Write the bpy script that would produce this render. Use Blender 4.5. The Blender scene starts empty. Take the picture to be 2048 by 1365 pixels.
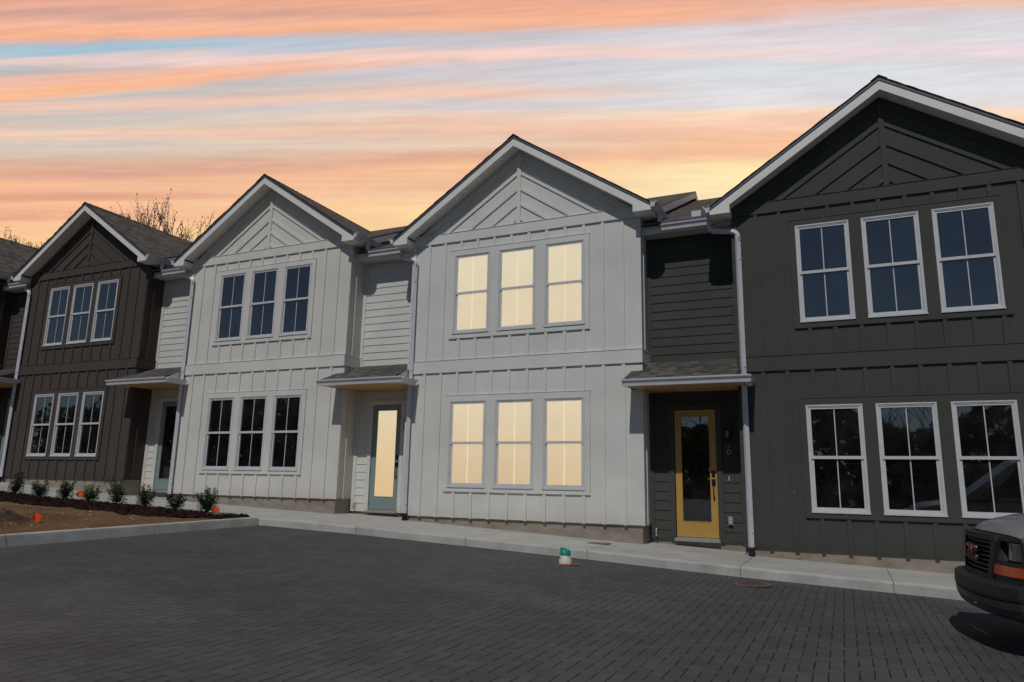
import bpy, math, random
from mathutils import Vector, Matrix, noise
R = math.radians
rnd = random.Random(7)
scene = bpy.context.scene
COL = scene.collection

# ------------------------------------------------------------------ camera
cam = bpy.data.cameras.new('camera'); cam.sensor_width = 36; cam.lens = 25.02; cam.clip_end = 3000; cam.clip_start = 0.1
co = bpy.data.objects.new('camera', cam); COL.objects.link(co)
YAW, PITCH, ROLL = -0.43224, 0.19656, 0.01972
fw = Vector((math.sin(YAW)*math.cos(PITCH), math.cos(YAW)*math.cos(PITCH), math.sin(PITCH)))
r0 = Vector((math.cos(YAW), -math.sin(YAW), 0)); u0 = r0.cross(fw)
rt = math.cos(ROLL)*r0 + math.sin(ROLL)*u0; up = -math.sin(ROLL)*r0 + math.cos(ROLL)*u0
mw = Matrix((rt, up, -fw)).transposed().to_4x4(); mw.translation = Vector((7.468, -13.143, 0.673))
co.matrix_world = mw
scene.camera = co

# ------------------------------------------------------------------ exposure
vs = scene.view_settings
vs.view_transform = 'Standard'; vs.look = 'None'; vs.exposure = -1.0; vs.gamma = 1.0; vs.use_curve_mapping = False
scene.cycles.max_bounces = 8
scene.cycles.sample_clamp_indirect = 4

def lin(c):
    return tuple(((v/255)/12.92 if v/255 <= 0.04045 else ((v/255+0.055)/1.055)**2.4) for v in c[:3]) + (1,)

# ------------------------------------------------------------------ tiny node expression helper
class NT:
    def __init__(s, tree):
        s.t = tree; s.n = tree.nodes; s.l = tree.links
    def set(s, sock, v):
        if isinstance(v, bpy.types.NodeSocket): s.l.new(v, sock)
        else: sock.default_value = v
    def m(s, op, a, b=0.0, c=0.0, clamp=False):
        n = s.n.new('ShaderNodeMath'); n.operation = op; n.use_clamp = clamp
        s.set(n.inputs[0], a); s.set(n.inputs[1], b); s.set(n.inputs[2], c)
        return n.outputs[0]
    def ss(s, a, lo, hi):
        n = s.n.new('ShaderNodeMapRange'); n.interpolation_type = 'SMOOTHSTEP'
        s.set(n.inputs[0], a); n.inputs[1].default_value = lo; n.inputs[2].default_value = hi
        return n.outputs[0]
    def mix(s, f, a, b, bt='MIX'):
        n = s.n.new('ShaderNodeMix'); n.data_type = 'RGBA'; n.blend_type = bt
        s.set(n.inputs[0], f); s.set(n.inputs[6], a); s.set(n.inputs[7], b)
        return n.outputs[2]
    def ramp(s, f, stops, interp='LINEAR'):
        n = s.n.new('ShaderNodeValToRGB'); s.set(n.inputs[0], f); r = n.color_ramp; r.interpolation = interp
        while len(r.elements) > 1: r.elements.remove(r.elements[-1])
        stops = sorted(stops, key=lambda q: q[0])
        r.elements[0].position = stops[0][0]; r.elements[0].color = stops[0][1]
        for p, c in stops[1:]:
            e = r.elements.new(p); e.color = c
        return n.outputs[0]
    def noise(s, vec, scale, detail=3, rough=0.5, dist=0.0, dim='3D'):
        n = s.n.new('ShaderNodeTexNoise'); n.noise_dimensions = dim
        s.set(n.inputs['Vector'], vec); n.inputs['Scale'].default_value = scale; n.inputs['Detail'].default_value = detail
        n.inputs['Roughness'].default_value = rough; n.inputs['Distortion'].default_value = dist
        return n.outputs['Fac']
    def xyz(s, x, y, z):
        n = s.n.new('ShaderNodeCombineXYZ'); s.set(n.inputs[0], x); s.set(n.inputs[1], y); s.set(n.inputs[2], z)
        return n.outputs[0]
    def sep(s, v):
        n = s.n.new('ShaderNodeSeparateXYZ'); s.set(n.inputs[0], v); return n.outputs
    def coord(s, which='Object'):
        return s.n.new('ShaderNodeTexCoord').outputs[which]

# ------------------------------------------------------------------ world: blue day sky behind the camera, sunset clouds over the houses
SUN = Vector((0.09, -1.0, 1.18)).normalized()
world = bpy.data.worlds.new('World'); scene.world = world; world.use_nodes = True
w = NT(world.node_tree)
for n in list(w.n): w.n.remove(n)
outw = w.n.new('ShaderNodeOutputWorld')
sky = w.n.new('ShaderNodeTexSky'); sky.sky_type = 'NISHITA'; sky.sun_disc = False
sky.sun_elevation = math.asin(SUN.z); sky.sun_rotation = math.atan2(SUN.x, SUN.y); sky.air_density = 0.8; sky.dust_density = 0.1; sky.ozone_density = 1.6
bg1 = w.n.new('ShaderNodeBackground'); w.l.new(sky.outputs[0], bg1.inputs[0]); bg1.inputs[1].default_value = 0.063
d = w.sep(w.coord('Generated'))
dx, dy, dz = d[0], d[1], d[2]
# bearing of the sunset: world azimuth -24.8 degrees from +y
k = w.m('MAXIMUM', w.m('ADD', w.m('MULTIPLY', dx, -0.4189), w.m('MULTIPLY', dy, 0.908)), 0.08)
U = w.m('DIVIDE', w.m('ADD', w.m('MULTIPLY', dx, 0.908), w.m('MULTIPLY', dy, 0.4189)), k)
V = w.m('DIVIDE', dz, k)
W0 = w.m('SUBTRACT', V, w.m('MULTIPLY', U, 0.0215))
Wt = w.m('SUBTRACT', W0, w.m('MULTIPLY', U, w.m('MULTIPLY', w.ss(W0, 0.48, 0.62), 0.085)))
def streak(su, sv, off, detail=4, rough=0.55, dist=0.3):
    return w.noise(w.xyz(w.m('MULTIPLY', U, su), w.m('MULTIPLY', Wt, sv), off), 1.0, detail, rough, dist)
n1 = streak(1.1, 9, 0.0); n2 = streak(2.6, 34, 3.1, 5, 0.6, 0.5); n3 = streak(5.0, 110, 8.4, 4, 0.6, 0.4)
warp = w.m('ADD', w.m('MULTIPLY', w.m('SUBTRACT', n1, 0.5), 0.035), w.m('MULTIPLY', w.m('SUBTRACT', n2, 0.5), 0.022))
Wv = w.m('ADD', W0, warp)
PY = [0, 100, 200, 300, 400, 500]; WW = [.750, .662, .577, .494, .414, .336]
def py2w(py):
    if py <= 0: return .750 - py*.00088
    for i in range(5):
        if py <= PY[i+1]: return WW[i] + (WW[i+1]-WW[i])*(py-PY[i])/100
    return .336 - (py-500)*.00078
def pos(py): return (py2w(py) - 0.1)/0.8
facv = w.m('DIVIDE', w.m('SUBTRACT', Wv, 0.1), 0.8)
def rp(lst): return w.ramp(facv, [(pos(p), lin(c)) for p, c in lst])
L = rp([(-60,(214,150,128)),(60,(222,160,130)),(82,(150,192,216)),(118,(156,190,208)),(150,(176,184,188)),(210,(200,194,194)),(245,(205,196,184)),(262,(226,204,186)),
        (285,(212,200,186)),(310,(214,198,182)),(325,(222,172,142)),(345,(230,165,124)),(368,(250,180,130)),(392,(228,158,118)),(408,(251,186,134)),(425,(238,170,128)),(450,(251,188,132)),(500,(251,194,124)),(620,(250,190,110))])
Mi = rp([(-60,(232,160,112)),(35,(240,160,108)),(58,(196,190,196)),(95,(204,202,212)),(130,(208,200,208)),(165,(212,204,208)),(188,(226,192,172)),(212,(206,204,212)),
        (238,(240,208,184)),(262,(220,190,170)),(292,(236,202,172)),(312,(226,166,132)),(335,(250,186,130)),(372,(240,184,142)),(385,(252,204,152)),(430,(254,210,142)),(520,(250,200,130)),(620,(250,190,110))])
Ri = rp([(-60,(238,170,128)),(0,(236,186,160)),(22,(216,206,212)),(60,(218,216,224)),(108,(234,214,216)),(130,(214,218,224)),(175,(220,220,226)),(212,(230,222,222)),
        (222,(250,216,180)),(250,(250,206,176)),(275,(244,186,140)),(308,(244,180,134)),(326,(252,204,146)),(340,(254,230,162)),(385,(253,228,172)),(450,(250,206,140)),(620,(250,190,110))])
base = w.mix(w.ss(U, -0.75, 0.02), L, Mi)
base = w.mix(w.ss(U, -0.08, 0.36), base, Ri)
# tilted cloud banks: (U0, W0, U1, W1, half-thickness, colour, fade from, fade to)
n4 = streak(4.2, 22, 14.0, 8, 0.68, 1.2)
def bank(base, ua, pa, ub, pb, th, col, f0, f1, amt=1.0):
    wa, wb = py2w(pa), py2w(pb); sl = (wb-wa)/(ub-ua)
    line = w.m('ADD', w.m('MULTIPLY', w.m('SUBTRACT', U, ua), sl), wa)
    dist = w.m('ABSOLUTE', w.m('SUBTRACT', w.m('ADD', Wv, w.m('MULTIPLY', w.m('SUBTRACT', n4, 0.5), 0.030)), line))
    dist = w.m('ADD', dist, w.m('MULTIPLY', w.m('SUBTRACT', n2, 0.5), th*1.2))
    msk = w.m('SUBTRACT', 1.0, w.ss(dist, th*0.05, th*1.45))
    msk = w.m('MULTIPLY', msk, w.m('SUBTRACT', 1.0, w.ss(w.m('ADD', U, w.m('MULTIPLY', w.m('SUBTRACT', n4, 0.5), 0.5)), f0, f1)))
    return w.mix(w.m('MULTIPLY', msk, amt), base, lin(col))
# thin veils everywhere
base = w.mix(w.m('MULTIPLY', w.ss(streak(1.7, 24, 21.0, 6, 0.62, 1.0), 0.50, 0.72), 0.09), base, lin((244,204,182)))
base = w.mix(w.m('MULTIPLY', w.ss(streak(2.3, 30, 33.0, 6, 0.62, 0.8), 0.55, 0.78), 0.22), base, lin((188,172,172)))
base = bank(base, -.80, 20, 0.0, 8, .044, (234,162,128), .2, .75, .88)
base = bank(base, -.80, 52, -.40, 36, .017, (246,172,132), -.6, .0, .7)
base = bank(base, -.80, 176, -.40, 140, .022, (240,176,142), -.55, .10, .85)
base = bank(base, -.80, 192, -.40, 147, .013, (254,176,118), -.55, -.05, .95)
base = bank(base, -.40, 138, 0.1, 106, .015, (244,184,158), -.3, .35, .6)
base = bank(base, -.02, 112, .50, 106, .014, (250,206,192), .1, .6, .7)
base = bank(base, -.40, 34, .3, 42, .014, (196,156,150), .0, .5, .6)
base = bank(base, -.2, 48, .45, 22, .017, (250,168,116), .1, .6, .9)
base = bank(base, .0, 44, .2, 42, .012, (246,176,140), .15, .35, .7)
base = bank(base, -.6, 341, -.1, 320, .010, (214,156,134), -.35, .1, .7)
base = bank(base, -.8, 395, -.5, 392, .008, (226,148,112), -.6, -.3, .6)
base = bank(base, -.8, 440, -.5, 434, .006, (232,152,110), -.6, -.3, .6)
base = bank(base, -.30, 200, .1, 187, .012, (246,192,164), -.1, .2, .75)
base = bank(base, .10, 255, .4, 250, .016, (246,182,146), .3, .6, .5)
# fine streaks vary the brightness of the cloud sheet
var = w.m('ADD', 0.985, w.m('ADD', w.m('MULTIPLY', w.m('SUBTRACT', n3, 0.5), 0.34), w.m('MULTIPLY', w.m('SUBTRACT', n4, 0.5), 0.24)))
hs = w.n.new('ShaderNodeHueSaturation'); hs.inputs['Saturation'].default_value = 0.88; hs.inputs['Value'].default_value = 1.02; w.l.new(base, hs.inputs['Color']); base = hs.outputs[0]
vm = w.n.new('ShaderNodeVectorMath'); vm.operation = 'SCALE'; w.l.new(base, vm.inputs[0]); w.l.new(var, vm.inputs['Scale'])
bg2 = w.n.new('ShaderNodeBackground'); w.l.new(vm.outputs[0], bg2.inputs[0]); bg2.inputs[1].default_value = 2.0
front = w.m('MULTIPLY', w.m('MULTIPLY', w.ss(dy, 0.0, 0.35), w.m('SUBTRACT', 1.0, w.ss(w.m('ABSOLUTE', U), 1.15, 2.2))), w.m('SUBTRACT', 1.0, w.ss(V, 0.85, 1.3)))
ms = w.n.new('ShaderNodeMixShader'); w.l.new(front, ms.inputs[0]); w.l.new(bg1.outputs[0], ms.inputs[1]); w.l.new(bg2.outputs[0], ms.inputs[2])
w.l.new(ms.outputs[0], outw.inputs[0])

# ------------------------------------------------------------------ sun
sl = bpy.data.lights.new('sun', 'SUN'); sl.energy = 3.5; sl.angle = R(0.5); sl.color = (1.0, 0.97, 0.92)
so = bpy.data.objects.new('sun', sl); COL.objects.link(so); so.rotation_euler = SUN.to_track_quat('Z', 'Y').to_euler()

# ------------------------------------------------------------------ materials
MATS = {}
def mat(name, col, rough=0.6, spec=0.5, metal=0.0, var=0.0, vscale=3.0, bump=0.0, bscale=60.0, coat=0.0, stretch=None, emit=None, es=1.0, dirt=None):
    if name in MATS: return MATS[name]
    m = bpy.data.materials.new(name); m.use_nodes = True; MATS[name] = m
    t = NT(m.node_tree); b = t.n['Principled BSDF']
    c = tuple(col[:3]) + (1,)
    b.inputs['Base Color'].default_value = c; b.inputs['Roughness'].default_value = rough
    b.inputs['Specular IOR Level'].default_value = spec; b.inputs['Metallic'].default_value = metal
    b.inputs['Coat Weight'].default_value = coat; b.inputs['Coat Roughness'].default_value = 0.08
    co_ = t.coord('Object')
    if stretch:
        mp = t.n.new('ShaderNodeMapping'); t.l.new(co_, mp.inputs[0]); mp.inputs['Scale'].default_value = stretch; co_ = mp.outputs[0]
    if var:
        f = t.noise(co_, vscale, 5, 0.6)
        dk = tuple(v*(1-var) for v in c[:3]) + (1,); lt = tuple(min(1, v*(1+var)) for v in c[:3]) + (1,)
        out = t.ramp(f, [(0.3, dk), (0.7, lt)])
        if dirt:
            f2 = t.noise(co_, dirt[1], 6, 0.65)
            out = t.mix(t.m('MULTIPLY', t.ss(f2, 0.5, 0.72), dirt[2]), out, tuple(dirt[0]) + (1,))
        t.l.new(out, b.inputs['Base Color'])
    if bump:
        bn = t.n.new('ShaderNodeBump'); bn.inputs['Strength'].default_value = bump; bn.inputs['Distance'].default_value = 0.01
        t.l.new(t.noise(co_, bscale, 4, 0.6), bn.inputs['Height']); t.l.new(bn.outputs[0], b.inputs['Normal'])
    if emit:
        b.inputs['Emission Color'].default_value = tuple(emit) + (1,); b.inputs['Emission Strength'].default_value = es
    return m

def siding(name, col):      # painted fibre cement with faint wood grain, weather marks and a few pale specks
    m = mat(name, col, 0.7, 0.3 if col[0] > .3 else 0.08)
    t = NT(m.node_tree); b = t.n['Principled BSDF']; o = t.coord('Object')
    mp = t.n.new('ShaderNodeMapping'); t.l.new(o, mp.inputs[0]); mp.inputs['Scale'].default_value = (26, 26, 3)
    g = t.noise(mp.outputs[0], 3.0, 5, 0.7)
    big = t.noise(o, 0.9, 4, 0.6)
    c = tuple(col)
    a = t.ramp(big, [(0.3, tuple(v*0.9 for v in c)+(1,)), (0.7, tuple(min(1, v*1.06) for v in c)+(1,))])
    a = t.mix(t.m('MULTIPLY', t.m('ABSOLUTE', t.m('SUBTRACT', g, 0.5)), 0.55), a, tuple(v*0.72 for v in c)+(1,))
    sp = t.noise(o, 22.0, 1, 0.3)
    zz_ = t.sep(o)[2]; st_ = t.m('MULTIPLY', t.m('SUBTRACT', 1.0, t.ss(t.m('ADD', zz_, t.m('MULTIPLY', t.noise(o, 5.0, 4, 0.6), 0.35)), 0.05, 0.45)), 0.45)
    a = t.mix(st_, a, tuple(v*0.72*q for v, q in zip(c, (1.0, .93, .84)))+(1,))
    a = t.mix(t.m('MULTIPLY', t.ss(sp, 0.80, 0.84), 0.6), a, (0.5, 0.5, 0.47, 1))
    t.l.new(a, b.inputs['Base Color'])
    bn = t.n.new('ShaderNodeBump'); bn.inputs['Strength'].default_value = 0.35; bn.inputs['Distance'].default_value = 0.004
    t.l.new(t.m('ADD', g, t.m('MULTIPLY', t.noise(o, 55.0, 3, 0.7), 0.8)), bn.inputs['Height']); t.l.new(bn.outputs[0], b.inputs['Normal'])
    return m

def shingles(name, ax, row):     # ax: coordinate that runs along the courses
    m = mat(name, (0.1, 0.09, 0.08), 0.9, 0.2)
    t = NT(m.node_tree); b = t.n['Principled BSDF']; s = t.sep(t.coord('Object'))
    br = t.n.new('ShaderNodeTexBrick'); br.offset = 0.37; br.offset_frequency = 2; br.squash = 1.0
    zz = t.m('DIVIDE', s[2], row); rowi = t.m('FLOOR', zz)
    wn = t.n.new('ShaderNodeTexWhiteNoise'); wn.noise_dimensions = '1D'; t.l.new(rowi, wn.inputs['W'])
    uu = t.m('ADD', t.m('DIVIDE', s[ax], 0.16), t.m('MULTIPLY', wn.outputs['Value'], 7.0))
    ci = t.m('FLOOR', uu)
    w2 = t.n.new('ShaderNodeTexWhiteNoise'); w2.noise_dimensions = '2D'; t.l.new(t.xyz(ci, rowi, 0.0), w2.inputs['Vector'])
    col = t.ramp(w2.outputs['Value'], [(0.0, (0.050,0.047,0.046,1)), (0.3, (0.080,0.073,0.068,1)), (0.65, (0.108,0.097,0.089,1)), (1.0, (0.175,0.155,0.138,1))])
    fz = t.m('FRACT', zz)
    line = t.ss(fz, 0.16, 0.0); 
    col = t.mix(t.m('MULTIPLY', t.m('SUBTRACT', 1.0, t.ss(fz, 0.0, 0.2)), 0.75), col, (0.018,0.017,0.018,1))
    gr = t.noise(t.coord('Object'), 220, 2, 0.7)
    col = t.mix(t.m('MULTIPLY', gr, 0.3), col, (0.12,0.11,0.10,1))
    t.l.new(col, b.inputs['Base Color'])
    bn = t.n.new('ShaderNodeBump'); bn.inputs['Strength'].default_value = 0.8; bn.inputs['Distance'].default_value = 0.02
    h = t.m('ADD', t.m('SUBTRACT', 1.0, fz), t.m('MULTIPLY', w2.outputs['Value'], 0.6))
    t.l.new(h, bn.inputs['Height']); t.l.new(bn.outputs[0], b.inputs['Normal'])
    return m

M_white = siding('paint_white', (0.675, 0.675, 0.645))
M_cream = siding('paint_offwhite', (0.675, 0.66, 0.62))
M_brown = siding('paint_brown', (0.084, 0.071, 0.063))
M_green = siding('paint_dark_green', (0.073, 0.077, 0.070))
M_trim = mat('trim_white', (0.76, 0.75, 0.72), 0.5, 0.4, var=0.05, vscale=2.0)
M_vinyl = mat('window_vinyl', (0.60, 0.60, 0.62), 0.35, 0.5, var=0.06, vscale=8)
M_gutter = mat('gutter_aluminium', (0.60, 0.61, 0.65), 0.32, 0.5, var=0.05, vscale=3.0, dirt=((0.42,0.4,0.37), 5.0, 0.4))
M_shg = shingles('shingles_gable', 1, .079)
M_shr = shingles('shingles_rear', 0, .061)
M_shc = shingles('shingles_canopy', 0, .044)
M_drip = mat('drip_edge', (0.085, 0.095, 0.125), 0.5, 0.4)
M_edge = mat('shingle_edge', (0.02, 0.019, 0.018), 0.9, 0.2)
M_conc = mat('foundation_concrete', (0.30, 0.26, 0.215), 0.85, 0.2, var=0.2, vscale=2.5, bump=0.5, bscale=30, dirt=((0.20,0.15,0.115), 1.6, 0.7), stretch=(1, 1, 2.2))
M_wood = mat('soffit_wood', (0.50, 0.30, 0.13), 0.55, 0.3, var=0.25, vscale=2.5, stretch=(1, 9, 9))
M_black = mat('black_metal', (0.012, 0.012, 0.013), 0.4, 0.5)
M_boot = mat('black_plastic', (0.012, 0.012, 0.013), 0.5, 0.4)
M_sage = mat('door_sage', (0.22, 0.29, 0.275), 0.4, 0.4, var=0.04)
M_yel = mat('door_yellow', (0.50, 0.295, 0.075), 0.4, 0.4, var=0.05)
M_alu = mat('sill_aluminium', (0.42, 0.42, 0.40), 0.4, 0.5, metal=0.5, var=0.15, vscale=20)
M_brass = mat('brass', (0.55, 0.45, 0.26), 0.3, 0.5, metal=0.8)
M_pvcw = mat('pvc_white', (0.62, 0.60, 0.56), 0.45, 0.4, var=0.08, vscale=12)

def glass_dark():
    m = mat('glass_dark', (0.006, 0.0065, 0.008), 0.015, 0.9)
    t = NT(m.node_tree); b = t.n['Principled BSDF']; o = t.coord('Object')
    f = t.noise(o, 1.3, 3, 0.6)
    t.l.new(t.ramp(f, [(0.42, (0.004,0.004,0.005,1)), (0.62, (0.012,0.013,0.013,1))]), b.inputs['Base Color'])
    b.inputs['Coat Weight'].default_value = 1.0; b.inputs['Coat Roughness'].default_value = 0.01; b.inputs['Coat IOR'].default_value = 2.05
    bn = t.n.new('ShaderNodeBump'); bn.inputs['Strength'].default_value = 0.06; bn.inputs['Distance'].default_value = 0.02
    t.l.new(t.noise(o, 2.2, 2, 0.5), bn.inputs['Height']); t.l.new(bn.outputs[0], b.inputs['Normal'])
    return m
M_glass = glass_dark()
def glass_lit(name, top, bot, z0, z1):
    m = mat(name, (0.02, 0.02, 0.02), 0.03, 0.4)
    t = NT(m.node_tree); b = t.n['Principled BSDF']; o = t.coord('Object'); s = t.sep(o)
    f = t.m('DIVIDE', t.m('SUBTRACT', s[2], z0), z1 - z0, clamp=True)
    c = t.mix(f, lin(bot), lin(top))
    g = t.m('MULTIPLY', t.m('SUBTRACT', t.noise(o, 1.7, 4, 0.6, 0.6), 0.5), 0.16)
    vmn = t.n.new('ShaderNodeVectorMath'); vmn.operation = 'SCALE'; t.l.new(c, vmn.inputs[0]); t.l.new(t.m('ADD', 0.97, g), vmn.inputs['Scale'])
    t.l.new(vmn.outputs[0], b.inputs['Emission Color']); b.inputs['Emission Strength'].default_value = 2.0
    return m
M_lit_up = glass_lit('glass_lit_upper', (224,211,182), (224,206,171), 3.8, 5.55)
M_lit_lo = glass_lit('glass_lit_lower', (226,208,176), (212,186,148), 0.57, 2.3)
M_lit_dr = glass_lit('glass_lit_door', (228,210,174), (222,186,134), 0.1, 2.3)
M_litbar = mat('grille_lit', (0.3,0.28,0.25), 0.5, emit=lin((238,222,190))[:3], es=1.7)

# ------------------------------------------------------------------ mesh builder
class MB:
    def __init__(s): s.v = []; s.f = []; s.mi = []; s.cur = 0; s.sm = []; s.smooth = False
    def add(s, vs_, fs_):
        o = len(s.v); s.v += [tuple(v) for v in vs_]
        for f in fs_: s.f.append([i+o for i in f]); s.mi.append(s.cur); s.sm.append(s.smooth)
        return s
    def box(s, x0, x1, y0, y1, z0, z1):
        return s.add([(x0,y0,z0),(x1,y0,z0),(x1,y1,z0),(x0,y1,z0),(x0,y0,z1),(x1,y0,z1),(x1,y1,z1),(x0,y1,z1)],
              [(0,3,2,1),(4,5,6,7),(0,1,5,4),(1,2,6,5),(2,3,7,6),(3,0,4,7)])
    def prism(s, poly, vec):     # poly: 3-D points, extruded by vec
        n = len(poly); a = [Vector(p) for p in poly]; v = Vector(vec)
        nrm = Vector((0,0,0))
        for i in range(n): nrm += a[i].cross(a[(i+1) % n])
        if nrm.dot(v) > 0: a = a[::-1]
        fs = [tuple(range(n)), tuple(range(2*n-1, n-1, -1))]
        fs = [fs[0]] + [tuple(reversed(range(n, 2*n)))]
        for i in range(n): fs.append((i, i+n, (i+1) % n + n, (i+1) % n)[::1])
        return s.add(a + [p+v for p in a], fs)
    def xz(s, pts, y0, y1): return s.prism([(x, y0, z) for x, z in pts], (0, y1-y0, 0))
    def yz(s, pts, x0, x1): return s.prism([(x0, y, z) for y, z in pts], (x1-x0, 0, 0))
    def sweep(s, path, prof, upv=(0,0,1), cap=True):    # prof: (a,b) offsets in side/up frame
        P = [Vector(p) for p in path]; n = len(prof); rings = []; upv = Vector(upv); prev = None
        for i, p in enumerate(P):
            t = (P[min(i+1, len(P)-1)] - P[max(i-1, 0)]).normalized()
            if prev is None:
                side = t.cross(upv)
                if side.length < 1e-4: side = t.cross(Vector((0,1,0)))
            else: side = prev - t*prev.dot(t)
            side.normalize(); prev = side; u_ = side.cross(t)
            rings.append([p + side*(a[0] if not callable(prof) else 0) + u_*a[1] for a in prof])
        o = []; fs = []
        for r_ in rings: o += r_
        for i in range(len(P)-1):
            for j in range(n):
                fs.append((i*n+j, i*n+(j+1) % n, (i+1)*n+(j+1) % n, (i+1)*n+j))
        if cap: fs.append(tuple(reversed(range(n)))); fs.append(tuple(range((len(P)-1)*n, len(P)*n)))
        return s.add(o, fs)
    def tube(s, path, rad, n=8, cap=True):
        P = [Vector(p) for p in path]; rads = rad if isinstance(rad, (list, tuple)) else [rad]*len(P)
        prev = None; o = []; fs = []
        for i, p in enumerate(P):
            t = (P[min(i+1, len(P)-1)] - P[max(i-1, 0)]).normalized()
            if prev is None:
                side = t.cross(Vector((0,0,1)))
                if side.length < 1e-3: side = t.cross(Vector((0,1,0)))
            else: side = prev - t*prev.dot(t)
            side.normalize(); prev = side; u_ = side.cross(t)
            for j in range(n):
                a = 2*math.pi*j/n; o.append(p + (side*math.cos(a) + u_*math.sin(a))*rads[i])
        for i in range(len(P)-1):
            for j in range(n): fs.append((i*n+j, i*n+(j+1) % n, (i+1)*n+(j+1) % n, (i+1)*n+j))
        if cap: fs.append(tuple(reversed(range(n)))); fs.append(tuple(range((len(P)-1)*n, len(P)*n)))
        return s.add(o, fs)
    def grid(s, fn, us, vs_):
        nu, nv = len(us), len(vs_)
        return s.add([fn(a, b) for a in us for b in vs_], [(i*nv+j, (i+1)*nv+j, (i+1)*nv+j+1, i*nv+j+1) for i in range(nu-1) for j in range(nv-1)])
    def build(s, name, mats, parent=None, recalc=False, loc=None):
        me = bpy.data.meshes.new(name); me.from_pydata(s.v, [], s.f)
        for m in (mats if isinstance(mats, (list, tuple)) else [mats]): me.materials.append(m)
        me.polygons.foreach_set('material_index', s.mi); me.polygons.foreach_set('use_smooth', s.sm)
        if recalc:
            import bmesh
            bm = bmesh.new(); bm.from_mesh(me); bmesh.ops.recalc_face_normals(bm, faces=bm.faces); bm.to_mesh(me); bm.free()
        me.update()
        o = bpy.data.objects.new(name, me); COL.objects.link(o)
        if parent: o.parent = parent
        if loc: o.location = loc
        return o
def thing(name, label, cat, loc=(0,0,0), rz=0, group=None):
    o = bpy.data.objects.new(name, None); COL.objects.link(o); o.location = loc; o.rotation_euler = (0,0,rz); o.empty_display_size = 0.3
    return tag(o, label, cat, group)
def tag(o, label, cat, group=None):
    o['label'] = label; o['category'] = cat
    if group: o['group'] = group
    return o
def struct(o, kind='structure'):
    o['kind'] = kind; return o
def text_mesh(ch, size, depth, bold=0.0):
    cu = bpy.data.curves.new('t', 'FONT'); cu.body = ch; cu.size = size; cu.extrude = depth; cu.offset = bold; cu.align_x = 'CENTER'; cu.align_y = 'CENTER'
    ob = bpy.data.objects.new('t', cu); COL.objects.link(ob)
    dg = bpy.context.evaluated_depsgraph_get(); me = bpy.data.meshes.new_from_object(ob.evaluated_get(dg))
    bpy.data.objects.remove(ob); bpy.data.curves.remove(cu)
    return me

# ------------------------------------------------------------------ ground levels
GX = [(-60,1.9),(-22,.78),(-15,.40),(-9.8,.13),(-2.85,-.10),(-.94,-.155),(4.09,-.39),(5.94,-.475),(8.9,-.58),(12,-.68),(30,-1.1)]
def g(x):
    x = max(-60, min(30, x))
    for (a, za), (b, zb) in zip(GX, GX[1:]):
        if x <= b: return za + (zb-za)*(x-a)/(b-a)
    return GX[-1][1]
def frange(a, b, st):
    n = max(1, int(round((b-a)/st))); return [a+(b-a)*i/n for i in range(n+1)]

# terrain to the horizon
mb = MB(); xs = [-400,-200,-100,-60,-40,-30,-22,-18,-15,-12,-9.8,-6,-2.85,-.94,2,4.09,5.94,8.9,12,20,30,60,200,400]; ys = [-400,-150,-60,-31,-20,-10,-5,0,10,14,40,150,400]
mb.grid(lambda x, y: (x, y, g(x)-0.33), xs, ys)
M_soil = mat('far_ground', (0.11, 0.095, 0.055), 0.95, 0.1, var=0.35, vscale=0.4, bump=0.6, bscale=8)
struct(mb.build('ground', M_soil))

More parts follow.
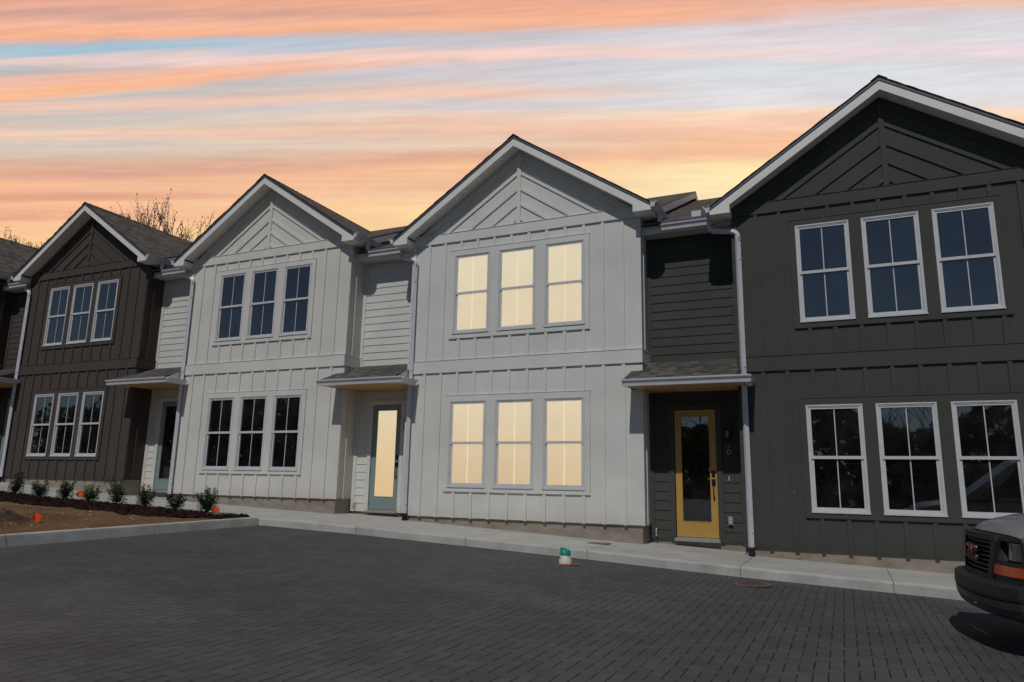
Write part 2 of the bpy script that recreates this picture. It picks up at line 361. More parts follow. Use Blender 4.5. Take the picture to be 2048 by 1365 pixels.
# pavers
def pavers():
    m = mat('herringbone_pavers', (0.085,0.085,0.09), 0.8, 0.3)
    t = NT(m.node_tree); b = t.n['Principled BSDF']; o = t.coord('Object'); s = t.sep(o)
    wob = t.m('MULTIPLY', t.m('SUBTRACT', t.noise(o, 7, 2, 0.5), 0.5), 0.10)
    X = t.m('ADD', t.m('DIVIDE', s[0], 0.104), wob); Y = t.m('ADD', t.m('DIVIDE', s[1], 0.104), wob)
    i = t.m('FLOOR', X); j = t.m('FLOOR', Y); fx = t.m('FRACT', X); fy = t.m('FRACT', Y)
    kk = t.m('FLOORED_MODULO', t.m('SUBTRACT', i, j), 4.0)
    def is_(v): return t.m('COMPARE', kk, float(v), 0.1)
    k0, k1, k2, k3 = is_(0), is_(1), is_(2), is_(3)
    dL = t.m('ADD', fx, t.m('MULTIPLY', k1, 10)); dR = t.m('ADD', t.m('SUBTRACT', 1.0, fx), t.m('MULTIPLY', k0, 10))
    dB = t.m('ADD', fy, t.m('MULTIPLY', k2, 10)); dT = t.m('ADD', t.m('SUBTRACT', 1.0, fy), t.m('MULTIPLY', k3, 10))
    dX = t.m('MINIMUM', dL, dR); dY = t.m('MINIMUM', dB, dT)
    dm = t.m('MINIMUM', dX, dY)
    bi = t.m('SUBTRACT', i, k1); bj = t.m('SUBTRACT', j, k2)
    wn = t.n.new('ShaderNodeTexWhiteNoise'); wn.noise_dimensions = '2D'; t.l.new(t.xyz(bi, bj, 0), wn.inputs['Vector']); rv = wn.outputs['Value']
    col = t.ramp(rv, [(0, (0.062,0.063,0.068,1)), (0.5, (0.073,0.074,0.080,1)), (1, (0.086,0.086,0.092,1))])
    stain = t.noise(o, 0.45, 5, 0.65)
    col = t.mix(t.m('MULTIPLY', t.ss(stain, 0.45, 0.68), 0.62), col, (0.118,0.114,0.114,1))
    col = t.mix(t.m('MULTIPLY', t.ss(t.noise(o, 1.1, 5, 0.65), 0.48, 0.66), 0.55), col, (0.052,0.048,0.046,1))
    fine = t.noise(o, 240, 3, 0.7)
    col = t.mix(t.m('MULTIPLY', t.m('SUBTRACT', fine, 0.3, clamp=True), 0.9), col, t.mix(0.5, col, (0.17,0.165,0.16,1)))
    col = t.mix(t.m('MULTIPLY', t.ss(t.noise(o, 48, 2, 0.8), 0.74, 0.78), 0.7), col, (0.28,0.27,0.25,1))
    # joints are not equally open everywhere
    jw = t.noise(o, 5.0, 3, 0.6); jr = t.m('ADD', 0.006, t.m('MULTIPLY', t.ss(jw, 0.28, 0.58), 0.078))
    jX = t.ss(t.m('DIVIDE', dX, jr), 1.0, 0.35) if False else t.m('SUBTRACT', 1.0, t.ss(t.m('DIVIDE', dX, jr), 0.45, 1.0))
    jY = t.m('SUBTRACT', 1.0, t.ss(t.m('DIVIDE', dY, jr), 0.35, 0.9))
    jj = t.m('MAXIMUM', jX, t.m('MULTIPLY', jY, 0.22))
    col = t.mix(t.m('MULTIPLY', jj, 0.86), col, (0.010,0.010,0.011,1))
    t.l.new(col, b.inputs['Base Color'])
    h = t.m('ADD', t.m('MULTIPLY', t.ss(dm, 0.0, 0.10), 1.0), t.m('ADD', t.m('MULTIPLY', rv, 0.35), t.m('MULTIPLY', fine, 0.12)))
    bn = t.n.new('ShaderNodeBump'); bn.inputs['Strength'].default_value = 0.55; bn.inputs['Distance'].default_value = 0.006
    t.l.new(h, bn.inputs['Height']); t.l.new(bn.outputs[0], b.inputs['Normal'])
    b.inputs['Roughness'].default_value = 0.75
    return m
M_pav = pavers()
def kx(y):      # x of the island kerb at depth y (kerb runs towards the viewer)
    return -3.10 + (-2.05 - y)*0.135
def fy(x):      # y of the walk's front edge
    return -2.04 + 0.30*max(0, min(1, (x+1.2)/4.6)) if x > -3.1 else -2.04
mb = MB(); 
ysp = [-60,-40,-30,-20,-16,-12,-9,-7,-5,-3.5,-2.5,-1.7]
for ya, yb in zip(ysp, ysp[1:]):
    xs_ = [-60] if ya < -9.1 else [kx(ya)-.05]
    xs_ += [x for x, _ in GX if x > xs_[0]+.01 and x <= 30]
    for a, b_ in zip(xs_, xs_[1:]):
        a0 = a; a1 = a
        if a == xs_[0] and ya >= -9.1: a1 = kx(yb)-.05
        mb.add([(a0,ya,g(a0)-.15),(b_,ya,g(b_)-.15),(b_,yb,g(b_)-.15),(a1,yb,g(a1)-.15)], [(0,1,2,3)])
struct(mb.build('paving', M_pav))

# sidewalk with kerb face, cast in bays
M_walk = mat('sidewalk_concrete', (0.46, 0.455, 0.42), 0.8, 0.25, var=0.10, vscale=1.3, bump=0.25, bscale=90, dirt=((0.34,0.30,0.25), 1.1, 0.55))
M_kerb = mat('kerb_concrete', (0.46, 0.455, 0.435), 0.85, 0.25, var=0.16, vscale=2.2, bump=0.3, bscale=70, dirt=((0.30,0.25,0.20), 1.7, 0.5))
mb = MB(); joints = [-40,-30,-22,-18,-15,-12.2,-9.8,-7.4,-5.2,-3.1,-.75,1.45,3.62,6.0,8.0,10.4,12.8,18]
for a, b_ in zip(joints, joints[1:]):
    a2, b2 = a+.004, b_-.004
    for p, q in zip(frange(a2, b2, .8), frange(a2, b2, .8)[1:]):
        fp, fq = fy(p), fy(q)
        # profile (distance inwards from front, height): rounded kerb nose
        prof = [(0.0,-.30),(0.0,-.035),(.012,-.010),(.035,0.0)]
        P_ = [(p, fp+o_, g(p)+z_) for o_, z_ in prof] + [(p, 0.62, g(p)+.012)]
        Q_ = [(q, fq+o_, g(q)+z_) for o_, z_ in prof] + [(q, 0.62, g(q)+.012)]
        n = len(P_)
        for i in range(n-1):
            mb.cur = 1 if i < 2 else 0
            mb.add([P_[i], Q_[i], Q_[i+1], P_[i+1]], [(0,1,2,3)])
    for x in (a2, b2):
        f0 = fy(x); mb.cur = 1
        mb.add([(x,f0,g(x)-.3),(x,f0,g(x)-.01),(x,.62,g(x)+.012),(x,.62,g(x)-.3)], [(0,1,2,3)])
struct(mb.build('sidewalk', [M_walk, M_kerb]))

# island kerb
mb = MB(); 
jy = [-2.06,-4.6,-7.2,-9.2]
for ya, yb in zip(jy, jy[1:]):
    for p, q in zip(frange(ya-.004, yb+.004, .6), frange(ya-.004, yb+.004, .6)[1:]):
        def pr(y):
            x = kx(y); z = g(x)
            return [(x+.075, y, z-.3), (x-.010, y, z-.035), (x-.02, y, z-.010), (x-.045, y, z), (x-.15, y, z), (x-.152, y, z-.2)]
        A, B = pr(p), pr(q)
        for i in range(5): mb.add([A[i], B[i], B[i+1], A[i+1]], [(0,3,2,1)])
struct(mb.build('kerb', M_kerb))

# dirt bed
def dirtmat():
    m = mat('bare_dirt', (0.2,0.12,0.07), 0.95, 0.1)
    t = NT(m.node_tree); b = t.n['Principled BSDF']; o = t.coord('Object')
    c = t.ramp(t.noise(o, 0.9, 6, 0.7), [(0.3, (0.13,0.078,0.046,1)), (0.5, (0.21,0.118,0.062,1)), (0.7, (0.27,0.14,0.06,1))])
    c = t.mix(t.m('MULTIPLY', t.ss(t.noise(o, 9, 5, 0.7), 0.48, 0.62), 0.6), c, (0.12,0.075,0.045,1))
    sp_ = t.sep(o); dd_ = t.m('ADD', t.m('MULTIPLY', t.m('POWER', t.m('ABSOLUTE', t.m('ADD', sp_[0], 4.9)), 2.0), 0.5), t.m('MULTIPLY', t.m('POWER', t.m('ABSOLUTE', t.m('ADD', sp_[1], 6.6)), 2.0), 0.35))
    dd_ = t.m('ADD', dd_, t.m('MULTIPLY', t.m('SUBTRACT', t.noise(o, 3.5, 5, 0.7), 0.5), 2.2))
    c = t.mix(t.m('MULTIPLY', t.m('SUBTRACT', 1.0, t.ss(dd_, 0.3, 1.2)), 0.8), c, (0.062,0.040,0.028,1))
    c = t.mix(t.m('MULTIPLY', t.ss(t.noise(o, 30, 3, 0.7), 0.60, 0.66), 0.7), c, (0.36,0.33,0.28,1))
    t.l.new(c, b.inputs['Base Color'])
    bn = t.n.new('ShaderNodeBump'); bn.inputs['Strength'].default_value = 1.0; bn.inputs['Distance'].default_value = 0.03
    t.l.new(t.noise(o, 14, 6, 0.75), bn.inputs['Height']); t.l.new(bn.outputs[0], b.inputs['Normal'])
    return m
def clod(x, y):
    k_ = math.exp(-((x+4.9)**2/1.6 + (y+6.6)**2/2.2))
    n_ = noise.noise(Vector((x*3.1, y*3.1, 0))) * .5 + noise.noise(Vector((x*8, y*8, 3)))*.35 + noise.noise(Vector((x*18, y*18, 5)))*.2
    return k_*(0.06 + 0.26*n_) + 0.045*n_
mb = MB(); mb.smooth = True
xs_ = frange(0, 1, .0065)
mb.grid(lambda u_, y: ((kx(y)-.145) + (-14 - kx(y))*u_, y, g((kx(y)-.145) + (-14-kx(y))*u_) - .035 + clod((kx(y)-.145)+(-14-kx(y))*u_, y)), xs_, frange(-9.4, -2.03, .06))
mb.grid(lambda x, y: (x, y, g(x)-.04), [-60,-40,-22,-18,-13.95], [-9.4,-6,-2.03])
M_dirt = dirtmat()
struct(mb.build('dirt_bed', M_dirt))
# mulch strip
def mulch_front(x):
    return -3.45 + 1.15*max(0, (x+4.6)/1.4)**1.6 + .08*math.sin(x*1.7) + .05*math.sin(x*4.1) if x > -4.6 else -3.45 + .08*math.sin(x*1.7) + .05*math.sin(x*4.1)
mb = MB()
def mz(x, t_):
    y = -2.03 + (mulch_front(x)+2.03)*t_
    e = min(1, min(t_, 1-t_)*7)
    return (x, y, g(x) - .02 + e*(.035 + .035*noise.noise(Vector((x*6, y*6, 1))) + .035*noise.noise(Vector((x*21, y*21, 2)))))
mb.grid(mz, frange(-16, -3.3, .035), frange(0, 1, .02))
def mulchmat():
    m = mat('mulch', (0.03,0.018,0.016), 0.95, 0.1)
    t = NT(m.node_tree); b = t.n['Principled BSDF']; o = t.coord('Object')
    t.l.new(t.ramp(t.noise(o, 26, 5, 0.8), [(0.35, (0.014,0.009,0.009,1)), (0.52, (0.038,0.020,0.017,1)), (0.68, (0.085,0.045,0.036,1))]), b.inputs['Base Color'])
    bn = t.n.new('ShaderNodeBump'); bn.inputs['Strength'].default_value = 1.0; bn.inputs['Distance'].default_value = 0.03
    t.l.new(t.noise(o, 40, 4, 0.8), bn.inputs['Height']); t.l.new(bn.outputs[0], b.inputs['Normal'])
    return m
M_mulch = mulchmat()
# shredded bark chips lying over the strip
for _ in range(5200):
    x = rnd.uniform(-14, -3.35); t_ = rnd.uniform(.02, .98); p = Vector(mz(x, t_)); a = rnd.uniform(0, 6.28); l_ = rnd.uniform(.02, .06); wd = rnd.uniform(.004, .012)
    dv = Vector((math.cos(a), math.sin(a), rnd.uniform(-.4,.5)))*l_; sv = Vector((-math.sin(a), math.cos(a), rnd.uniform(-.3,.3)))*wd
    p.z += .012
    mb.add([p-dv-sv, p+dv-sv, p+dv+sv, p-dv+sv], [(0,1,2,3)])
struct(mb.build('mulch_bed', M_mulch))
# pebbles in the dirt
mb = MB()
for _ in range(1500):
    y = rnd.uniform(-8.5, -2.4); x = rnd.uniform(-13, kx(y)-.2)
    if y > mulch_front(x)-.05 : continue
    if rnd.random() > 0.35 + 0.65*(noise.noise(Vector((x*.8, y*.8, 9)))+.3): continue
    s_ = rnd.uniform(.006, .02); z = g(x)-.035+clod(x, y)
    q = [Vector((rnd.uniform(.6,1)*math.cos(a)*s_, rnd.uniform(.6,1)*math.sin(a)*s_, 0)) for a in (0,1.05,2.1,3.14,4.2,5.2)]
    c_ = Vector((x, y, z)); mb.add([c_+v for v in q]+[c_+Vector((0,0,s_*.8))], [(i, (i+1) % 6, 6) for i in range(6)])
M_peb = mat('pebbles', (0.42,0.39,0.34), 0.8, 0.3, var=0.4, vscale=9)
o_ = struct(mb.build('gravel', M_peb), 'stuff'); tag(o_, 'pale gravel scattered over the bare dirt bed', 'gravel')

# ------------------------------------------------------------------ townhouses
CX = 1.507; XL, XR = -1.10, 4.115; SL = 0.668
def rake(x, top): return top - SL*abs(x-CX)
def kprof():   # gutter section: (outward, z)
    return [(0,0),(0,-.125),(.070,-.125),(.078,-.085),(.088,-.055),(.118,-.030),(.122,-.004),(.112,-.004),(.112,0.0),(.100,0.0),(.100,-.03),(.012,-.03),(.012,0)]
def gutter_x(mb, x0, x1, y, z):   # back at y, outward -y
    mb.prism([(x0, y-a, z+b) for a, b in kprof()], (x1-x0, 0, 0))
def gutter_y(mb, y0, y1, x, z, sgn):
    mb.prism([(x+sgn*a, y0, z+b) for a, b in kprof()], (0, y1-y0, 0))
BATX = [.145+.404*k_ for k_ in range(-3, 10)]

def window(x0, x1, z0, z1, root, pane_m, grille_m, label=None):
    f = MB(); o = .032
    # outer frame: flange with stepped profile, then sash rails
    def ring(a0, a1, b0, b1, th, y0, y1):
        f.box(a0, a0+th, y0, y1, b0, b1); f.box(a1-th, a1, y0, y1, b0, b1)
        f.box(a0+th, a1-th, y0, y1, b1-th, b1); f.box(a0+th, a1-th, y0, y1, b0, b0+th)
    ring(x0, x1, z0, z1, .022, -.044, .06)
    ring(x0+.022, x1-.022, z0+.022, z1-.022, .020, -.034, .06)
    zm = (z0+z1)/2 + .01
    a0, a1 = x0+.042, x1-.042
    # upper sash
    f.box(a0, a0+.030, -.024, .05, zm, z1-.042); f.box(a1-.030, a1, -.024, .05, zm, z1-.042)
    f.box(a0+.03, a1-.03, -.024, .05, z1-.072, z1-.042); f.box(a0, a1, -.028, .05, zm-.028, zm+.022)
    # lower sash, set back
    f.box(a0, a0+.036, -.004, .055, z0+.042, zm-.028); f.box(a1-.036, a1, -.004, .055, z0+.042, zm-.028)
    f.box(a0+.036, a1-.036, -.006, .055, z0+.042, z0+.078)
    # sill lip
    f.box(x0-.008, x1+.008, -.054, -.0442, z0-.012, z0+.012)
    w_ = f.build('window', M_vinyl, root)
    p = MB(); p.box(a0+.028, a1-.028, .000, .006, zm, z1-.07); p.build('pane', pane_m, w_)
    p = MB(); p.box(a0+.034, a1-.034, .018, .024, z0+.07, zm-.02); p.build('pane', pane_m, w_)
    g_ = MB(); xm = (a0+a1)/2
    g_.box(xm-.008, xm+.008, -.010, -.0015, zm+.022, z1-.072); g_.box(xm-.008, xm+.008, .008, .0165, z0+.078, zm-.028)
    g_.build('grille', grille_m, w_)
    if label: w_['label'] = label

def house(i, X, Z, paint, trimp, door_m, lit, label, full=True, right_end=False, seed=0):
    root = thing('townhouse', label, 'townhouse', (X, 0, Z), 0, 'townhouses joined in a row')
    gz = lambda x: g(X+x) - Z - .25
    # --- front wall with window openings
    wins = []
    for (b0, b1) in ((.569, 2.345), (3.799, 5.565)):
        for q in range(3): wins.append((q*1.0655, q*1.0655+.869, b0, b1))
    f = MB()
    xs_ = sorted({XL, XR} | {a for w_ in wins for a in w_[:2]}); zs_ = sorted({-.04, 6.0} | {a for w_ in wins for a in w_[2:]})
    for a, b in zip(xs_, xs_[1:]):
        for c, d_ in zip(zs_, zs_[1:]):
            if any(w_[0] <= a+.001 and w_[1] >= b-.001 and w_[2] <= c+.001 and w_[3] >= d_-.001 for w_ in wins): continue
            f.add([(a,0,c),(b,0,c),(b,0,d_),(a,0,d_)], [(0,1,2,3)])
    # gable triangle up to the rake
    f.add([(XL,0,6.0),(XR,0,6.0),(CX+1.0,0,rake(CX+1,7.86)),(CX,0,7.86),(CX-1.0,0,rake(CX-1,7.86))], [(0,1,2,3,4)])
    # reveals behind the frames
    for w_ in wins:
        f.box(w_[0]-.03, w_[1]+.03, .058, .062, w_[2]-.03, w_[3]+.03)
    BP = -.027; TP = -.036
    cas = [(-.098, 3.104, .471, 2.458), (-.098, 3.104, 3.691, 5.67)]
    for x in BATX:
        for (zb, zt), c in (((-.055, 2.962), cas[0]), ((3.234, 5.885), cas[1])):
            if x > c[0]-.02 and x < c[1]+.02:
                f.box(x-.031, x+.031, BP, 0, zb, c[2]); f.box(x-.031, x+.031, BP, 0, c[3], zt)
            else: f.box(x-.031, x+.031, BP, 0, zb, zt)
    f.box(XL, XL+.09, BP-.003, 0, -.055, 2.962); f.box(XL, XL+.09, BP-.003, 0, 3.234, 5.885)
    # panel bottom edge
    f.box(XL, XR, .0005, .06, -.046, -.04)
    # gable chevrons
    f.box(CX-.045, CX+.045, TP+.002, 0, 6.105, 7.70)
    for zc in (7.60, 7.24, 6.878, 6.534, 6.204):
        for sg in (-1, 1):
            xe = (zc-6.105)/SL; xi = .045
            if xe < xi: continue
            pts = [(CX+sg*xi, zc-SL*xi), (CX+sg*xe, 6.105), (CX+sg*(xe+.075/SL), 6.105), (CX+sg*xi, zc+.075-SL*xi)]
            if sg < 0: pts = pts[::-1]
            f.xz(pts, BP, 0)
    f.build('front_wall', paint, root, recalc=True)
    # trims
    t_ = MB(); t_.box(XL-.002, XR+.036, TP, 0, 2.962, 3.225); t_.box(XL-.002, XR+.040, TP-.010, 0, 3.225, 3.236)
    t_.box(XR, XR+.036, .0005, .57, 2.962, 3.225); t_.box(XR, XR+.040, .0005, .60, 3.225, 3.236)
    t_.build('belly_band', trimp, root)
    t_ = MB(); t_.box(XL, XR, TP, 0, 5.885, 6.098); t_.box(XL, XR, TP-.012, 0, 6.098, 6.106)
    t_.build('frieze_board', trimp, root)
    for c in cas:
        t_ = MB(); a0, a1, z0, z1 = c; wz0, wz1 = (wins[0][2:] if z0 < 2 else wins[3][2:])
        t_.box(a0, a1, TP, 0, wz1+.0, z1); t_.box(a0, a1, TP, 0, z0, wz0-.0)
        t_.box(a0-.004, a1+.004, TP-.008, 0, z1, z1+.010)
        t_.box(a0, wins[0][0], TP, 0, wz0, wz1); t_.box(wins[0][1], wins[1][0], TP, 0, wz0, wz1)
        t_.box(wins[1][1], wins[2][0], TP, 0, wz0, wz1); t_.box(wins[2][1], a1, TP, 0, wz0, wz1)
        t_.build('window_casing', trimp, root)
    # windows
    for n_, w_ in enumerate(wins):
        up_ = w_[2] > 3
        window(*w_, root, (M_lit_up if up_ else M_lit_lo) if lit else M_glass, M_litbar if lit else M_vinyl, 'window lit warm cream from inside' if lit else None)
    # --- side walls of the bay
    s_ = MB(); s_.box(XR-.02, XR, .0005, 11.8, -.04, 5.90)
    for y in (.034, .275):
        s_.box(XR, XR+.027, y-.031, y+.031, -.05, 2.962); s_.box(XR, XR+.027, y-.031, y+.031, 3.234, 5.87)
    s_.box(XL, XL+.02, .0005, .60, -.04, 5.90)
    if right_end:
        for y in frange(.69, 11.5, .404): s_.box(XR, XR+.027, y-.031, y+.031, -.05, 2.962); s_.box(XR, XR+.027, y-.031, y+.031, 3.234, 5.87)
        s_.box(XR, XR+.036, .60, 11.8, 2.962, 3.225)
        s_.yz([(.1,5.9),(11.8,5.9),(5.55,8.45)], XR-.02, XR)
    s_.build('side_wall', paint, root, recalc=True)
    # --- rear wall
    s_ = MB(); s_.box(-2.865, XR, 11.8, 11.9, -.04, 5.95); s_.build('rear_wall', paint, root)
    # --- foundation
    s_ = MB(); 
    for p, q in zip(frange(XL+.012, XR-.03, .9), frange(XL+.012, XR-.03, .9)[1:]):
        zb = min(gz(p), gz(q)); s_.add([(p,.050,zb),(q,.050,zb),(q,.050,-.030),(p,.050,-.030)], [(0,1,2,3)])
    zb = gz(XR); s_.add([(XR-.03,.050,zb),(XR-.03,11.9,zb),(XR-.03,11.9,-.03),(XR-.03,.050,-.03)], [(0,1,2,3)])
    s_.add([(XR,.032,zb),(XR-.012,.032,zb),(XR-.012,.032,-.042),(XR,.032,-.042)], [(0,1,2,3)]) if False else None
    s_.add([(XL+.012,.032,zb),(XL+.012,.7,zb),(XL+.012,.7,-.042),(XL+.012,.032,-.042)], [(3,2,1,0)])
    s_.add([(-2.865,.63,gz(-2)),(XL+.02,.63,gz(-2)),(XL+.02,.63,-.03),(-2.865,.63,-.03)], [(0,1,2,3)])
    s_.build('foundation', M_conc, root)
    # --- recessed entry wall: lap siding
    s_ = MB(); DX0, DX1, DZ0, DZ1 = -2.385, -1.60, -.005, 2.385
    def laps(x0, x1, z0, z1):
        z = z0
        while z < z1-.01:
            zt = min(z+.176, z1); s_.yz([(.62, z), (.585, z), (.599, zt), (.62, zt)], x0, x1); z += .176
    laps(-2.775, DX0-.10, -.03, 2.76); laps(DX1+.10, XL-.10, -.03, 2.76); laps(DX0-.10, DX1+.10, DZ1+.10, 2.76)
    laps(-2.775, XL-.10, 2.76, 5.95)
    s_.box(-2.865, -2.775, .572, .62, -.03, 5.95); s_.box(XL-.10, XL, .572, .62, -.03, 5.95)
    s_.box(DX0-.10, DX0, .565, .62, -.03, DZ1+.10); s_.box(DX1, DX1+.10, .565, .62, -.03, DZ1+.10); s_.box(DX0, DX1, .565, .62, DZ1, DZ1+.10)
    s_.build('entry_wall', paint, root, recalc=True)
    # --- door
    lf = MB(); lf.box(DX0+.012, DX0+.132, .600, .640, .03, DZ1-.012); lf.box(DX1-.132, DX1-.012, .600, .640, .03, DZ1-.012)
    lf.box(DX0+.132, DX1-.132, .600, .640, DZ1-.132, DZ1-.012); lf.box(DX0+.132, DX1-.132, .600, .640, .03, .31)
    for a0, a1, b0, b1 in ((DX0+.122, DX0+.136, .30, DZ1-.122), (DX1-.136, DX1-.122, .30, DZ1-.122), (DX0+.136, DX1-.136, DZ1-.136, DZ1-.122), (DX0+.136, DX1-.136, .30, .314)):
        lf.box(a0, a1, .594, .606, b0, b1)
    dr = lf.build('door', door_m, root)
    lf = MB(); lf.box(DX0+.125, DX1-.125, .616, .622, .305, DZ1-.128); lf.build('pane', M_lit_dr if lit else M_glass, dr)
    lf = MB(); lf.box(DX0-.02, DX1+.02, .50, .64, -.045, .0); lf.box(DX0+.004, DX1-.004, .57, .64, .0, .022); lf.build('threshold', M_alu, dr)
    h_ = MB(); hx = DX1-.075
    h_.box(hx-.032, hx+.032, .582, .600, 1.13, 1.235); h_.box(hx-.014, hx+.014, .560, .582, 1.165, 1.20)
    h_.box(hx-.036, hx+.036, .584, .600, .97, 1.085)
    h_.tube([(hx, .59, 1.01), (hx, .545, 1.0), (hx+.004, .53, .93), (hx+.004, .53, .80), (hx, .545, .745), (hx, .59, .74)], .010, 8)
    h_.box(hx-.016, hx+.016, .586, .600, .71, .77); h_.box(hx-.01, hx+.01, .53, .59, 1.03, 1.045)
    h_.build('handle', M_black, dr)
    # --- fixtures beside the door
    lx = -1.385
    l_ = MB(); l_.box(lx-.05, lx+.05, .560, .584, 1.78, 2.09); l_.box(lx-.012, lx+.012, .47, .56, 2.045, 2.06)
    for sx in (-1, 1):
        for yy in (.44, .54): l_.box(lx+sx*.05-.005, lx+sx*.05+.005, yy-.005, yy+.005, 1.81, 2.03)
    l_.box(lx-.06, lx+.06, .43, .55, 2.03, 2.045); l_.box(lx-.06, lx+.06, .43, .55, 1.795, 1.81)
    wl = l_.build('wall_lantern', M_black, root)
    l_ = MB(); l_.tube([(lx,.49,1.83),(lx,.49,1.86),(lx,.49,1.96),(lx,.49,1.98)], [.012,.028,.028,.012], 10); l_.build('bulb', mat('bulb_glass', (0.35,0.36,0.36), 0.1, 0.8), wl)
    l_ = MB(); l_.box(-1.432, -1.352, .54, .585, .275, .425); l_.box(-1.425, -1.359, .528, .54, .283, .417); l_.box(-1.415, -1.369, .518, .528, .30, .40)
    oc = l_.build('outlet_cover', mat('grey_plastic', (0.33,0.34,0.34), 0.35, 0.5), root)
    l_ = MB(); l_.tube([(-1.392,.519,.375),(-1.392,.512,.375)], .014, 10); l_.tube([(-1.392,.519,.325),(-1.392,.512,.325)], .014, 10); l_.build('socket', M_pvcw, oc)
    l_ = MB(); l_.box(-1.402, -1.388, .570, .582, 1.06, 1.14); l_.build('doorbell', M_pvcw, root)
    l_ = MB(); l_.smooth = True; l_.tube([(-2.74,.60,.155),(-2.74,.52,.155),(-2.74,.505,.14),(-2.74,.505,.03)], .014, 10); l_.tube([(-2.74,.505,.045),(-2.74,.505,.02)], .019, 10)
    l_.build('drain_stub', mat('pvc_yellowed', (0.52,0.48,0.36), 0.5, 0.4), root)
    # --- entry canopy
    c_ = MB(); CX0, CX1 = -3.03, -.86
    rz = lambda y: 2.825 + (y+.66)*.397
    c_.cur = 0
    c_.add([(CX0,-.68,rz(-.68)),(-1.05,-.68,rz(-.68)),(-1.05,-.03,rz(-.03)),(CX0,-.03,rz(-.03))], [(0,1,2,3)])
    c_.add([(-2.865,-.03,rz(-.03)),(XL,-.03,rz(-.03)),(XL,.58,rz(.58)),(-2.865,.58,rz(.58))], [(0,1,2,3)])
    ym = rz(-.68)
    c_.add([(CX0,-.68,ym-.018),(-1.05,-.68,ym-.018),(-1.05,-.68,ym),(CX0,-.68,ym)], [(0,1,2,3)])
    c_.add([(CX0,-.03,rz(-.03)-.02),(CX0,-.68,ym-.02),(CX0,-.68,ym),(CX0,-.03,rz(-.03))], [(0,1,2,3)])
    can = c_.build('canopy_roof', M_shc, root)
    c_ = MB(); c_.box(CX0+.03, -.92, -.615, -.585, 2.715, 2.80)
    c_.box(CX0+.03, CX0+.055, -.585, -.005, 2.715, 2.80); c_.box(-.945, -.92, -.585, -.06, 2.715, 2.80)
    c_.yz([(-.60,2.8005),(-.045,2.8005),(-.045,rz(-.045)-.004)], CX0+.03, CX0+.05)
    c_.yz([(-.60,2.8005),(-.12,2.8005),(-.12,rz(-.12)-.004)], -1.048, -1.03)
    c_.yz([(-.60,2.8005),(-.045,2.8005),(-.60,2.81)], -1.03, -.92)
    c_.build('fascia_board', paint, can, recalc=True)
    c_ = MB(); c_.box(CX0+.056, -.946, -.584, -.04, 2.722, 2.738); c_.box(-2.86, XL-.005, -.0395, .57, 2.722, 2.738)
    c_.build('wood_soffit', M_wood, can)
    c_ = MB(); gutter_x(c_, CX0, -.80, -.616, 2.825)
    gutter_y(c_, -.616, -.06, -.919, 2.825, 1); c_.build('canopy_gutter', M_gutter, can, recalc=True)
    # --- recess eave: soffit, fascia, gutter
    e_ = MB(); e_.box(-2.865, XL, .23, .585, 5.86, 5.875); e_.box(-2.865, XL, .205, .23, 5.845, 6.01)
    e_.build('eave_board', M_trim, root)
    e_ = MB(); gutter_x(e_, -2.45, -1.40, .204, 5.995); e_.build('eave_gutter', M_gutter, root, recalc=True)
    # --- gable roof
    F0, F1 = -.35, -.325; hw = 2.936; top = 7.904
    e_ = MB()
    for sg in (-1, 1):
        X_ = lambda q: CX+sg*q
        pts = [(X_(0), top), (X_(hw), top-SL*hw), (X_(hw), 5.87), (X_(2.58), 5.87), (X_(2.58), top-.158-SL*2.58), (X_(0), top-.158)]
        # split in convex pieces
        e_.xz([(X_(0), top), (X_(2.58), top-SL*2.58), (X_(2.58), top-.158-SL*2.58), (X_(0), top-.158)], F0, F1)
        e_.xz([(X_(2.58), top-SL*2.58), (X_(hw), top-SL*hw), (X_(hw), 5.87), (X_(2.58), 5.87)], F0, F1)
        # eave box side and end
        e_.box(*sorted((X_(hw-.02), X_(hw))), F1, 5.0 if False else 1.2, 5.87, top-SL*hw)
        e_.box(*sorted((X_(2.58), X_(2.60))), F1, -.002, 5.87, top-.17-SL*2.6)
    e_.build('rake_fascia', M_trim, root, recalc=True)
    e_ = MB()
    for sg in (-1, 1):
        X_ = lambda q: CX+sg*q
        e_.xz([(X_(0), top-.10), (X_(2.60), top-.10-SL*2.60), (X_(2.60), top-.12-SL*2.60), (X_(0), top-.12)], F1, -.001)
        e_.box(*sorted((X_(2.601), X_(hw-.02))), F1, 1.2, 5.875, 5.89)
    e_.build('soffit', M_trim, root, recalc=True)
    e_ = MB(); rs = random.Random(seed)
    for sg in (-1, 1):
        X_ = lambda q: CX+sg*q
        hh = 2.985; T0, T1 = 7.925, 7.992
        e_.cur = 0
        n_ = 40; qs = [hh*k_/n_ for k_ in range(n_+1)]
        jag = [0.0 + rs.uniform(-.010, .010) for _ in qs]
        V_ = []
        for q, j_ in zip(qs, jag):
            V_ += [(X_(q), -.378+j_, T1-SL*q), (X_(q), 5.35, T1-SL*q)]
        F_ = [(2*k_, 2*k_+2, 2*k_+3, 2*k_+1) if sg > 0 else (2*k_, 2*k_+1, 2*k_+3, 2*k_+2) for k_ in range(n_)]
        e_.add(V_, F_)
        e_.cur = 2
        for k_ in range(n_):
            a, b = qs[k_], qs[k_+1]; st = .012*((k_ % 4)/4)
            e_.add([(X_(a), -.372+jag[k_], T1-.002-SL*a), (X_(b), -.372+jag[k_+1], T1-.002-SL*b), (X_(b), -.368, T1-.024-SL*b), (X_(a), -.368, T1-.024-SL*a)], [(0,1,2,3)])
        e_.cur = 1
